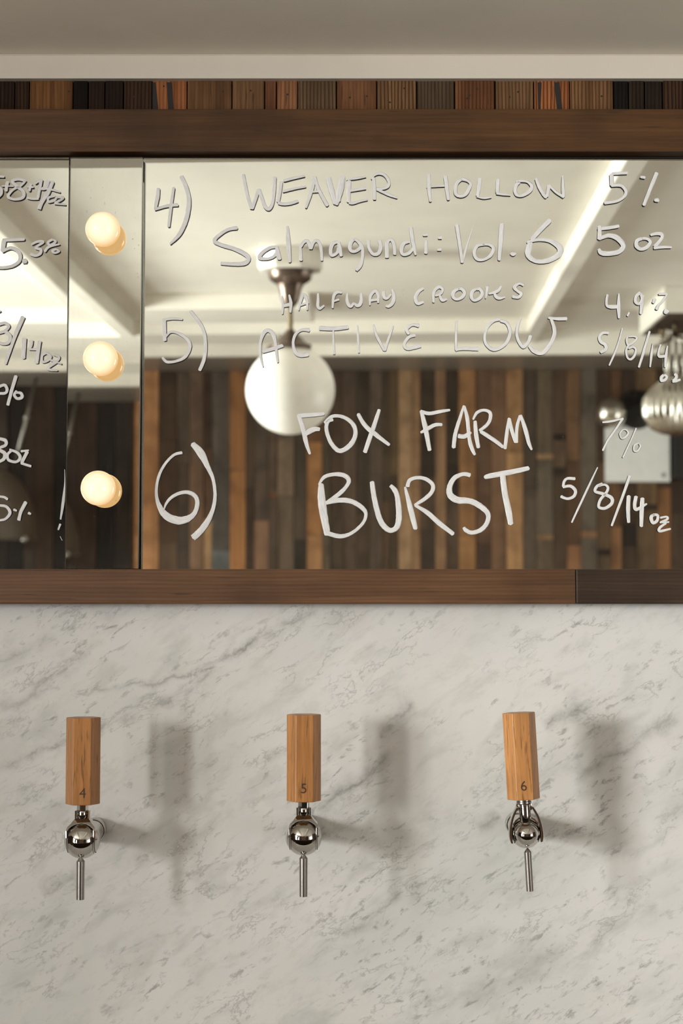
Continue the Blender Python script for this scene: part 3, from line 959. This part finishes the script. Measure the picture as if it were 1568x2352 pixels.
T.append((ML, 'figures written low on the left mirror', 0, 840, 5.005, 34, [
    'c -20,245,34 50,222,36 82,270,36 60,315,34 -20,318,32', 'l 188,108,46 130,300,40 88,462,38', 'c 195,285,30 165,335,34 200,378,34 252,362,40 240,315,34 180,310,28', 'c -20,835,34 62,860,42 62,915,36 -20,945,34', 'c -20,965,36 52,1005,44 45,1070,40 -20,1108,36',
    'c 105,962,26 200,1000,34 232,1060,38 185,1105,32 100,1085,34 88,1020,34 135,975,28', 'l 235,985,30 335,972,20', 'l 318,980,42 245,1125,38', 'l 235,1118,30 362,1158,30', 'c -20,1502,26 50,1512,28 92,1540,30', 'c -20,1605,28 72,1620,34 115,1690,38 62,1762,30 -20,1778,26',
    'l 152,1650,30 195,1670,24', 'c 302,1558,46 240,1680,40 215,1785,40', 'l 318,1688,34 358,1708,26']))
T.append((ML, 'dry brushed marker smear down the mirror edge', 0, 840, 5.005, 30, [
    'c 742,1190,6 745,1350,14 728,1560,36 696,1770,20', 'l 696,1815,30 668,1890,20', 'l 690,1960,6 715,2010,8']))


def crom(P, sub):
    out = []
    n = len(P)
    for i in range(n - 1):
        p0, p1, p2, p3 = P[max(i - 1, 0)], P[i], P[i + 1], P[min(i + 2, n - 1)]
        for k in range(sub):
            t = k / sub
            out.append(tuple(0.5 * ((2 * b) + (-a + c) * t + (2 * a - 5 * b + 4 * c - d) * t * t + (-a + 3 * b - 3 * c + d) * t ** 3)
                             for a, b, c, d in zip(p0, p1, p2, p3)))
    out.append(P[-1])
    return out


def lettering(mir, label, ox, oy, sc, dw, strokes):
    m = MB()
    nstroke = 0
    for s in strokes:
        kind, rest = s[0], s[2:]
        P = []
        for tok in rest.split():
            q = [float(v) for v in tok.split(',')]
            P.append((ox + q[0] / sc, oy + q[1] / sc, (q[2] if len(q) > 2 else dw) / sc))
        P = crom(P, 7 if kind == 'c' else 4) if len(P) > 2 else crom(P, 5)
        nstroke += 1
        hgt = 0.00035 + 0.00006 * (nstroke % 5)
        L = len(P)
        rows = []
        run = 0.0
        for i, (x, y, wd) in enumerate(P):
            xa, ya, _ = P[max(i - 1, 0)]
            xb, yb, _ = P[min(i + 1, L - 1)]
            dx, dy = xb - xa, yb - ya
            ln = math.hypot(dx, dy) or 1.0
            nx, ny = -dy / ln, dx / ln
            if i:
                run += math.hypot(x - P[i - 1][0], y - P[i - 1][1])
            row = []
            for k, f in enumerate((-1.0, -0.8, -0.35, 0.05, 0.4, 0.8, 1.0)):
                hw = wd * 0.5
                jx = jy = 0.0
                if i in (0, L - 1):     # ragged, slightly rounded ends
                    pull = (abs(f) ** 2) * hw * 0.45 + random.uniform(0, 0.22) * hw
                    sg = 1 if i == 0 else -1
                    jx, jy = dx / ln * pull * sg, dy / ln * pull * sg
                ed = random.uniform(-0.05, 0.05) * hw if abs(f) == 1 else 0
                px, py = x + nx * (hw * f + ed) + jx, y + ny * (hw * f + ed) + jy
                h = 0.00005 if abs(f) == 1 else hgt
                p = mir.on(px, py, h) - mir.p
                m.uv[len(m.v)] = (run * 0.03 + nstroke * 3.7, f * 0.5)
                row.append(len(m.v))
                m.v.append(p)
            rows.append(row)
        for a, b in zip(rows, rows[1:]):
            for k in range(6):
                m.face((a[k], a[k + 1], b[k + 1], b[k]), 0, True)
    o = m.build('lettering', M['marker'], mir.root)
    o['label'] = label
    return o


for t_ in T:
    lettering(*t_)

# ------------------------------------------------------------------ globe bulbs on the mirror strip
LB = ['topmost lit globe bulb on the mirror strip', 'middle lit globe bulb of the three on the mirror strip', 'lowest lit globe bulb on the mirror strip']


def make_bulb():
    r = empty('globe_bulb')
    nq = MM.n
    R = nq.to_track_quat('Z', 'Y').to_matrix().to_4x4()
    MB().lathe([(0.0085, 0.0), (0.0092, 0.0008), (0.0092, 0.004), (0.0080, 0.006)], 32).xform(R).build('base_ring', M['porcelain_edge_light'], r)
    g = MB().sphere((0, 0, 0.0205), 0.0196, 40, 20)
    g.xform(R).build('glass_globe', M['glow'], r)
    return r


b0 = make_bulb()
for i, (px, py) in enumerate(((236, 527), (230.6, 823.8), (225.4, 1121))):
    o = b0 if i == 0 else copy_tree(b0)
    # foot of the bulb on the glass: step back along the normal from the seen centre
    c = planehit(CAM, ray(px, py), MM.p + MM.n * 0.0205, MM.n)
    o.location = c - MM.n * 0.0205
    tag(o, LB[i], 'bulb', 'globe bulbs on the mirror strip')

# ------------------------------------------------------------------ beer taps
PXM = (D - 0.095) / F


def hexprism(r, z0, z1, cy, rot=0.0, seg=6):
    m = MB()
    m.lathe([(r, z0), (r, z1)], seg, (0, cy, 0), 'z', False, phase=math.radians(rot))
    return m


def handle_number(txt, par, z, yf, rotz, size=0.0150, dx=0.0):
    cu = bpy.data.curves.new('digit', 'FONT')
    cu.body = txt
    cu.size = size
    cu.align_x = 'CENTER'
    cu.extrude = 0.00012
    cu.resolution_u = 4
    tmp = bpy.data.objects.new('digit_src', cu)
    COL.objects.link(tmp)
    dg = bpy.context.evaluated_depsgraph_get()
    me = bpy.data.meshes.new_from_object(tmp.evaluated_get(dg))
    bpy.data.objects.remove(tmp)
    me.materials.clear()
    me.materials.append(M['ink'])
    o = bpy.data.objects.new('number', me)
    COL.objects.link(o)
    o.parent = par
    Rz = Matrix.Rotation(rotz, 4, 'Z')
    o.matrix_local = Matrix.Translation((0, -0.095, 0)) @ Rz @ Matrix.Translation((dx, yf, z)) @ Matrix.Rotation(PI / 2, 4, 'X')
    o['label'] = 'burnt number %s' % txt
    return o


def tap_handle(root, R, z0, z1, rotdeg, colr):
    m = hexprism(R, z0, z1, -0.095, rotdeg)
    h = m.build('handle', M['handle'], root, bevel=0.0011, seg=3)
    h.color = (*colr, 1)
    return h


def make_round_tap():
    """ball tap with a forked lever; origin on the wall behind the shank"""
    r = empty('beer_tap')
    cy = -0.095
    RB = 0.0197
    tap_handle(r, 0.0187, 0.0386, 0.1318, 4.0, (0.32, 0.140, 0.043))
    n = hexprism(0.0062, 0.0310, 0.0375, cy, 12)
    n.lathe([(0.0042, 0.0372), (0.0046, 0.0388)], 20, (0, cy, 0))
    n.build('nut', M['chrome'], r, bevel=0.0003)
    c = MB()
    c.lathe([(0.0054, 0.0225), (0.0054, 0.0240), (0.0058, 0.0243), (0.0058, 0.0312), (0.0050, 0.0318)], 28, (0, cy, 0))
    c.box(-0.0078, -0.0060, cy - 0.004, cy + 0.005, 0.0225, 0.0318).box(0.0060, 0.0078, cy - 0.004, cy + 0.005, 0.0225, 0.0318)
    c.build('collar', M['chrome'], r, bevel=0.0002, seg=1)
    # fork: an arch over the ball with two short legs
    pr = []
    inner = lambda x: math.sqrt(max(0.0, 0.0186 ** 2 - x * x))
    pts = [(-0.0157, 0.0035, -0.0134), (-0.0158, 0.0115, -0.0134), (-0.0148, 0.0150, -0.0130), (-0.0110, 0.0188, -0.0100), (-0.0085, 0.0222, -0.0080), (-0.0070, 0.0238, -0.0060), (0, 0.0238, 0)]
    for (x, z, xi) in pts:
        zi = inner(xi)
        if z == 0.0115:
            zi = 0.0120
        if z == 0.0035:
            zi = 0.0035
        pr.append(((x, z), (xi, zi)))
    pr += [((-a[0], a[1]), (-b[0], b[1])) for a, b in reversed(pr[:-1])]
    k = MB().extrude_xz(pr, cy - 0.0135, cy + 0.009)
    for v in k.v:       # the front of the arch leans back towards its top
        if v.y < cy and v.z > 0.012:
            v.y += (v.z - 0.012) * 0.75
    k.build('fork', M['chrome'], r, bevel=0.0005)
    # ball: a centre barrel and two side caps turned about the x axis, dark core in the seam
    b = MB()
    N = 18
    for x0, x1 in ((-0.0130, 0.0130),):
        prof = [(math.sqrt(RB ** 2 - x * x), x) for x in [x0 + (x1 - x0) * i / N for i in range(N + 1)]]
        b.lathe(prof, 64, (0, cy, 0), 'x')
    b.build('ball', M['chrome'], r)
    for s in (-1, 1):
        q = MB()
        xs = [0.0134 + (RB - 0.0134) * (1 - (1 - i / 12) ** 2) for i in range(13)]
        q.lathe([(max(1e-5, math.sqrt(max(0, RB ** 2 - x * x))), s * x) for x in xs], 64, (0, cy, 0), 'x')
        q.build('side_cap', M['chrome'], r)
    MB().lathe([(0.0135, -0.0150), (0.0135, 0.0150)], 40, (0, cy, 0), 'x').build('core', M['dark'], r)
    sp = MB().lathe([(0.0003, -0.0158), (0.0045, -0.0212)], 32, (0, cy - 0.0102, 0)).lathe([(0.0045, -0.0212), (0.0044, -0.0300), (0.0043, -0.0617), (0.0038, -0.0619), (0.0036, -0.0600), (0.0034, -0.0560)], 32, (0, cy - 0.0102, 0))
    sp.build('spout', M['steel'], r)
    make_shank(r, cy)
    return r


def make_shank(r, cy, k=1.0):
    s = MB().lathe([(0.0098 * k, cy + 0.014), (0.0112 * k, -0.055), (0.0122 * k, -0.0185)], 40, (0, 0, 0), 'y')
    s.build('shank', M['chrome'], r)
    MB().lathe([(0.0118 * k, -0.0186), (0.0118 * k, -0.0168)], 40, (0, 0, 0), 'y').build('gasket', M['dark'], r)
    MB().lathe([(0.0128 * k, -0.0170), (0.0134 * k, -0.0160), (0.0136 * k, -0.0030), (0.0131 * k, -0.0002)], 40, (0, 0, 0), 'y').build('wall_flange', M['chrome'], r)


def make_small_tap():
    """older tap: small ball in front of a round body, lever held by two curved arms"""
    r = empty('beer_tap')
    cy = -0.095
    tap_handle(r, 0.0179, 0.0370, 0.1301, 1.5, (0.43, 0.198, 0.066))
    n = MB().lathe([(0.0076, 0.0322), (0.0081, 0.0325), (0.0081, 0.0342), (0.0077, 0.0346), (0.0080, 0.0350), (0.0080, 0.0368), (0.0076, 0.0371)], 32, (0, cy, 0),
                   ripple=lambda a: 0.012 * math.cos(16 * a))
    n.build('collar', M['steel'], r)
    MB().lathe([(0.0062, 0.0125), (0.0062, 0.0318)], 32, (0, cy - 0.004, 0)).build('stud', M['chrome'], r, bevel=0.0003)
    MB().box(-0.0084, 0.0084, cy + 0.001, cy + 0.0075, 0.0245, 0.0322).build('lever_block', M['chrome'], r, bevel=0.0008)
    pts = [(0.0078, 0.0290, 0.0011), (0.0108, 0.0240, 0.0011), (0.0136, 0.0180, 0.0011), (0.0156, 0.0110, 0.0012), (0.0166, 0.0040, 0.0014), (0.0167, -0.0030, 0.0016), (0.0160, -0.0090, 0.0010)]
    pts = crom([tuple(p) for p in pts], 4)
    for s in (-1, 1):
        pr = [((s * (x + t_), z + t_ * 0.3), (s * (x - t_), z - t_ * 0.3)) for (x, z, t_) in pts]
        MB().extrude_xz(pr, cy - 0.007, cy + 0.006, smooth=True).build('lever_arm', M['chrome'], r, bevel=0.0003)
        # flat inner web between stud and arm
        pr2 = [((s * 0.006, 0.0190), (s * 0.006, 0.0165)), ((s * 0.0105, 0.0160), (s * 0.0100, 0.0135)), ((s * 0.0138, 0.0110), (s * 0.0130, 0.0085))]
        MB().extrude_xz(pr2, cy - 0.005, cy + 0.004).build('web', M['chrome'], r, bevel=0.0003)
    MB().sphere((0, cy, 0.0002), 0.0160, 48, 24).build('body', M['chrome'], r)
    MB().sphere((0, cy - 0.0068, -0.0002), 0.0131, 48, 24).build('ball', M['chrome'], r)
    for s in (-1, 1):
        MB().lathe([(0.0097, s * 0.0129), (0.0097, s * 0.0131)], 48, (0, cy - 0.0005, 0), 'x').build('seam', M['dark'], r)
    sp = MB().lathe([(0.0003, -0.0140), (0.0040, -0.0186)], 32, (0, cy - 0.0085, 0)).lathe([(0.0040, -0.0186), (0.0039, -0.0300), (0.0039, -0.0600), (0.0034, -0.0602), (0.0032, -0.0580)], 32, (0, cy - 0.0085, 0))
    sp.build('spout', M['steel'], r)
    make_shank(r, cy, 1.0)
    return r


def place_tap(o, px, py, roll=0.0, dwall=(0, 0)):
    c = wp(px, py, -0.095)
    o.location = (c.x, 0, c.z)
    o.rotation_euler = (0, roll, 0)


t4 = make_round_tap()
t5 = copy_tree(t4)
t6 = make_small_tap()


def handle_of(t):
    return [c for c in t.children if c.name.startswith('handle')][0]


place_tap(t4, 189, 1929.5)
place_tap(t5, 697.3, 1922.5)
place_tap(t6, 1207, 1914.5, math.radians(-3.0))
G = 'beer taps on the marble wall'
tag(t4, 'leftmost beer tap, its wooden handle numbered 4', 'beer tap', G)
tag(t5, 'middle beer tap, its wooden handle numbered 5', 'beer tap', G)
tag(t6, 'right beer tap with tilted handle numbered 6 and a smaller ball', 'beer tap', G)
h5 = handle_of(t5)
h5.color = (0.41, 0.182, 0.057, 1)
handle_number('4', handle_of(t4), 0.0468, -0.01630, math.radians(4), dx=0.0012)
handle_number('5', handle_of(t5), 0.0485, -0.01630, math.radians(4), dx=-0.0007)
handle_number('6', handle_of(t6), 0.0475, -0.01560, math.radians(1.5), dx=-0.0012)

# ------------------------------------------------------------------ planked back wall (seen in the mirrors)
bw = struct(empty('wall_back_cladding', (0, 0, 0)), 'wall of reclaimed upright planks in many browns')


def fx(px, py=1100):
    return MR.seen(px, py, YB + 0.02).x


def fz(py, px=900):
    return MR.seen(px, py, YB + 0.02).z


# (left px, right px, [(top px, colour), ...]) ; the first piece starts at the ceiling
FW = [(322, 364, [(0, (176, 118, 68))]), (364, 407, [(0, (66, 46, 30)), (1010, (72, 50, 34)), (1245, (84, 62, 44))]),
      (407, 435, [(0, (84, 68, 54)), (1062, (74, 58, 44)), (1200, (66, 52, 42))]), (435, 467, [(0, (102, 78, 62)), (1064, (114, 84, 62))]),
      (467, 486, [(0, (62, 42, 28)), (1030, (84, 58, 38)), (1192, (158, 120, 80))]), (486, 527, [(0, (88, 78, 68)), (1060, (80, 74, 68)), (1264, (86, 90, 90))]),
      (527, 564, [(0, (144, 92, 44)), (1080, (156, 100, 48))]), (564, 583, [(0, (78, 60, 42)), (1120, (62, 44, 30))]), (583, 616, [(0, (84, 68, 56)), (1195, (136, 98, 72))]),
      (616, 637, [(0, (88, 70, 54)), (1130, (104, 64, 38)), (1142, (82, 66, 52))]), (637, 675, [(0, (96, 82, 68)), (1010, (112, 92, 72)), (1138, (90, 74, 58))]), (675, 704, [(0, (66, 54, 42)), (1140, (74, 60, 48)), (1240, (50, 42, 34))]),
      (704, 740, [(0, (118, 78, 44)), (1015, (150, 98, 50)), (1230, (160, 110, 66))]), (740, 758, [(0, (88, 74, 58))]), (758, 786, [(0, (78, 58, 44)), (1190, (70, 56, 42))]), (786, 818, [(0, (84, 66, 52))]),
      (818, 849, [(0, (62, 50, 38)), (1180, (78, 62, 46))]), (849, 878, [(0, (86, 70, 58))]), (878, 895, [(0, (72, 56, 40)), (1150, (84, 62, 42))]), (895, 914, [(0, (96, 74, 48)), (1090, (70, 54, 38))]),
      (914, 946, [(0, (146, 112, 78)), (1150, (156, 120, 84))]), (946, 965, [(0, (130, 94, 62))]), (965, 999, [(0, (62, 48, 34)), (1008, (48, 36, 24)), (1100, (78, 60, 44)), (1216, (60, 46, 34))]),
      (999, 1024, [(0, (124, 90, 60))]), (1024, 1053, [(0, (54, 40, 26)), (1068, (44, 32, 22)), (1140, (74, 56, 40))]), (1053, 1092, [(0, (132, 88, 46)), (1230, (142, 96, 50))]), (1092, 1127, [(0, (88, 60, 40)), (1250, (64, 44, 30))]),
      (1127, 1162, [(0, (104, 72, 48))]), (1162, 1201, [(0, (138, 96, 56)), (1040, (146, 104, 62))]), (1201, 1231, [(0, (64, 50, 38)), (1120, (76, 62, 50))]),
      (1231, 1270, [(0, (88, 72, 54)), (1043, (128, 96, 64)), (1056, (88, 76, 62)), (1228, (126, 92, 58)), (1240, (86, 70, 54))]), (1270, 1301, [(0, (70, 50, 34)), (999, (40, 28, 20)), (1012, (80, 60, 42)), (1075, (46, 32, 22)), (1093, (72, 54, 38))]),
      (1301, 1333, [(0, (98, 68, 42)), (1060, (86, 58, 38)), (1253, (134, 88, 52))]), (1333, 1371, [(0, (84, 74, 62)), (1220, (116, 82, 54)), (1236, (82, 72, 60))]), (1371, 1402, [(0, (64, 44, 28)), (1060, (88, 64, 42)), (1262, (48, 34, 24)), (1276, (80, 62, 44))]),
      (1402, 1427, [(0, (94, 62, 36)), (1210, (118, 78, 46))]), (1427, 1462, [(0, (60, 42, 28)), (1205, (36, 26, 18)), (1255, (66, 48, 34))]), (1462, 1508, [(0, (96, 72, 44)), (1160, (52, 38, 24)), (1172, (88, 66, 42))]),
      (1508, 1540, [(0, (70, 48, 30)), (1122, (122, 78, 40))]), (1540, 1576, [(0, (60, 42, 30)), (1180, (70, 52, 38))])]
ZT = HS2 - 0.002
KW = 1.05


def far_plank(x0, x1, z0, z1, c):
    d = random.uniform(0.018, 0.026)
    o = MB().box(x0 + 0.0012, x1 - 0.0012, YB, YB + d, z0 + 0.001, z1 - 0.001).build('plank', M['farplank'], bw)
    q = browned(srgb(*c), 0.24)
    o.color = (q[0] * KW * 0.96, q[1] * KW * 1.0, q[2] * KW * 1.04, 1)


for (a, b, pcs) in FW:
    x0, x1 = fx(a), fx(b)
    zs = [ZT] + [fz(p) for (p, _) in pcs[1:]]
    for i, (p, c) in enumerate(pcs):
        zb_ = zs[i + 1] if i + 1 < len(pcs) else 0.85
        far_plank(x0, x1, zb_, zs[i], c)
    far_plank(x0, x1, 0.0, 0.849, pcs[-1][1])


def filler(x, e, dark):
    while x < e - 0.001:
        x1 = min(e, x + random.uniform(0.05, 0.10))
        z = ZT
        while z > 0.01:
            z1 = max(0.0, z - random.uniform(0.5, 1.3))
            v = random.uniform(0.6, 1.2)
            base = random.choice(((58, 38, 24), (46, 32, 22), (70, 46, 28), (52, 42, 34), (84, 54, 32)) if dark else ((70, 50, 34), (90, 64, 42), (120, 82, 50), (60, 46, 36)))
            far_plank(x, x1, z1, z, tuple(v * q for q in base))
            z = z1
        x = x1


filler(-2.6, fx(322), True)
filler(fx(1576), 2.3, False)

# ------------------------------------------------------------------ pendant lamp with opal globe (seen in the right mirror)
YL = -(5.43 - 1.9)
pc = MR.seen(666.6, 896, YL)
SC = 5.43 / F                   # metres per pixel out there
lamp = empty('pendant_lamp', (pc.x, YL, HC))
tag(lamp, 'white opal globe pendant lamp on a dark bronze stem, reflected in the large mirror', 'pendant lamp')
ztop = HC - pc.z                # globe centre below the ceiling
zz = lambda py: (896 - py) * SC - ztop
MB().lathe([(0.112, -0.0005), (0.112, -0.055), (0.104, -0.066)], 8, (0, 0, 0), 'z', False, phase=PI / 8).build('mount_block', M['ceil'], lamp, bevel=0.003)
zc0 = -0.0662
zf1 = zz(797)
MB().lathe([(0.072, zc0), (0.075, zc0 - 0.0048), (0.071, zc0 - 0.0160), (0.070, zc0 - 0.0256), (0.060, zc0 - 0.0352), (0.044, zc0 - 0.0440), (0.037, zc0 - 0.0600), (0.034, zc0 - 0.0800), (0.029, zc0 - 0.0976),
            (0.020, zc0 - 0.1120), (0.011, zc0 - 0.1200)], 40).build('canopy', M['bronze'], lamp)
MB().lathe([(0.0085, zc0 - 0.118), (0.0085, zf1 + 0.052)], 16).build('stem', M['brass'], lamp)
MB().lathe([(0.0136, zf1 + 0.056), (0.0169, zf1 + 0.050), (0.0226, zf1 + 0.045), (0.0384, zf1 + 0.030), (0.0486, zf1 + 0.018), (0.0588, zf1 + 0.010), (0.0701, zf1 + 0.006), (0.0701, zf1 - 0.004), (0.0633, zf1 - 0.006)], 40).build('fitter', M['bronze'], lamp)
for k in range(3):
    a = 2 * PI * k / 3 + PI + 0.25
    MB().lathe([(0.004, 0.058), (0.004, 0.070), (0.007, 0.0705), (0.007, 0.078)], 12, (0, 0, 0), 'x').xform(Matrix.Translation((0, 0, zf1)) @ Matrix.Rotation(a, 4, 'Z')).build('thumb_screw', M['bronze'], lamp)
rg = 102.3 * SC
prof = []
for i in range(25):
    a = PI * i / 24
    prof.append((max(1e-4, rg * math.sin(a)), -ztop - rg * math.cos(a)))
prof = [p for p in prof if not (p[1] > -ztop + rg * 0.93)] + [(0.050, -ztop + rg * 0.945), (0.050, zf1)]
MB().lathe(prof, 48).build('glass_globe', M['opal'], lamp)

# ------------------------------------------------------------------ dark dome pendant (seen in the left mirror)
YD = -(7.7 - 1.9)
SD = 7.7 / F
dc = ML.seen(-42, 1237, YD)
dome = empty('dome_pendant', (dc.x, YD, dc.z))
tag(dome, 'large dark brown dome pendant lamp, reflected low in the left mirror', 'pendant lamp')
RD = 128 * SD
prof = [(RD * 1.02, -0.004), (RD * 1.02, 0.004), (RD * 0.99, 0.008)] + [(RD * 0.99 * math.cos(PI / 2 * i / 14) ** 0.85 + 0.0001, 0.008 + RD * 1.30 * math.sin(PI / 2 * i / 14)) for i in range(1, 14)] + [(0.02, RD * 1.34)]
MB().lathe(prof, 48).build('shade', M['dome'], dome)
kp = ML.seen(64, 1234, YD + 0.12)
MB().sphere((RD * 0.86, 0.12, -0.002), 0.018, 16, 8).build('rim_knob', M['steel'], dome)
r0, r1 = ML.seen(84, 866, YD), ML.seen(29, 1088, YD)
org = Vector((dc.x, YD, dc.z))
top = r0 + (r0 - r1) * ((HS2 - 0.004 - r0.z) / (r0.z - r1.z))
MB().tube([r1 - org, top - org], 0.008, 10).build('suspension_rod', M['steel'], dome)
mirr = lambda p: Vector((2 * dc.x - p.x, p.y, p.z))
MB().tube([mirr(r1) - org, mirr(top) - org], 0.0055, 10).build('suspension_rod', M['steel'], dome)
MB().sphere((r0 + (r1 - r0) * 0.42) - org, 0.015, 14, 8).build('coupling', M['steel'], dome)

# ------------------------------------------------------------------ ceiling block and chandelier (seen at the right edge of the mirror)
YN = -(6.22 - 1.9)
p0 = MR.seen(1525, 718, YN)
p1 = MR.seen(1568, 718, YN)
blk = empty('ceiling_block', (p0.x, YN, HC))
tag(blk, 'cream boxed ceiling block with a dark underside at the right edge of the mirror', 'ceiling block')
LX = 0.30
DZ = HC - p0.z
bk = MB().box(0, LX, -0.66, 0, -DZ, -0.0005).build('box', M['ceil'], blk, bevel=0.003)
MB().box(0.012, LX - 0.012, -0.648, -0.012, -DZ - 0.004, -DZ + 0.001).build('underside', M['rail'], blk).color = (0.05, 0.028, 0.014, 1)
SN = 6.35 / F
YH = -(6.45 - 1.9)
hp = MR.seen(1552, 775, YH)
ch = empty('chandelier', (hp.x, YH, HC - DZ - 0.004))
tag(ch, 'silver glass chandelier with a ribbed bowl hanging from the ceiling block', 'chandelier')
oz = hp.z - (HC - DZ - 0.004)
for dx, dyy in ((-0.01, 0.03), (-0.055, -0.10), (0.07, 0.02)):
    MB().tube([(dx, dyy, 0), (dx, dyy * 0.6, oz + 0.01)], 0.004, 8).build('hanging_rod', M['brass'], ch)
MB().lathe([(0.004, 0.0), (0.011, -0.01), (0.006, -0.022), (0.009, -0.03), (0.003, -0.045)], 14, (-0.062, 0.05, oz + 0.03)).build('finial', M['brass'], ch)
random.seed(3)
for i in range(14):
    a = 2 * PI * i / 14
    rr = 0.055 if i % 2 else 0.032
    MB().sphere((rr * math.cos(a), rr * math.sin(a), oz + random.uniform(-0.018, 0.018)), random.uniform(0.012, 0.018), 14, 8).build('glass_bead', M['mercury'], ch)
for s in (-1, 1):
    MB().tube([(-0.075, 0.07 * s, oz - 0.03), (0.075, -0.07 * s, oz + 0.03)], 0.006, 8).build('cross_arm', M['bronze'], ch)
bz = MR.seen(1560, 935, YH).z - (HC - DZ - 0.004)
RS = 88 * SN
for i in range(8):
    a = 2 * PI * i / 8 + 0.2
    MB().tube([(0.036 * math.cos(a), 0.036 * math.sin(a), oz), (0.040 * math.cos(a), 0.040 * math.sin(a), bz + 0.09)], 0.006, 8).build('glass_rod', M['mercury'], ch)
prof = [(0.045, bz + 0.115), (0.075, bz + 0.098), (0.110, bz + 0.070), (0.138, bz + 0.035), (0.146, bz + 0.005), (0.142, bz - 0.030), (0.126, bz - 0.062), (0.100, bz - 0.088), (0.060, bz - 0.104), (0.02, bz - 0.110)]
MB().lathe([(r_ * 0.86, h_) for r_, h_ in prof], 312, ripple=lambda a: 0.075 * abs(math.sin(13 * a))).build('ribbed_bowl', M['mercury'], ch)

# silver balls on a dark round plate, white board and black panel on the planked wall
YS = YB + 0.03


def on_back(px, py, y=YS):
    return MR.seen(px, py, y)


SW = 8.07 / F
c = on_back(1462, 944, YS + 0.02)
sc = empty('wall_sconce', (c.x, YS - 0.006, c.z))
tag(sc, 'dark round wall sconce holding two silvered ball bulbs above the white board', 'wall lamp')
MB().lathe([(0.095, 0.0), (0.100, 0.012), (0.088, 0.03), (0.03, 0.045)], 36, (0, 0, 0), 'y').build('back_plate', M['black'], sc)
for (px, py, r) in ((1403, 949, 36), (1512, 936, 30)):
    b = on_back(px, py, YS + 0.09)
    l = b - Vector(sc.location)
    MB().tube([(l.x * 0.3, 0.03, l.z * 0.3), (l.x, 0.05, l.z), (l.x, 0.075, l.z)], 0.012, 12).build('arm', M['black'], sc)
    MB().sphere(l, r * 7.98 / F, 32, 16).build('silvered_bulb', M['mercury'], sc)
a, b = on_back(1388, 978), on_back(1537, 1107)
board = empty('white_board', (a.x, YS, b.z))
tag(board, 'plain white board with a small grey mark, on the planked wall', 'board')
W_, H_ = b.x - a.x, a.z - b.z
MB().box(0, W_, 0.0, 0.022, 0, H_).build('panel', M['white'], board, bevel=0.002)
MB().lathe([(0.012, 0.0222), (0.010, 0.0232)], 20, (W_ * 0.90, 0, H_ * 0.12), 'y').build('mark', M['grey'], board)
a, b = on_back(1542, 985), on_back(1600, 1100)
tv = empty('wall_speaker', (a.x, YS, b.z))
tag(tv, 'black upright wall panel just right of the white board', 'speaker')
MB().box(0, 0.16, 0, 0.05, 0, a.z - b.z).build('case', M['black'], tv, bevel=0.004)
MB().box(0.012, 0.148, 0.05, 0.053, 0.012, a.z - b.z - 0.012).build('grille', M['dark'], tv)
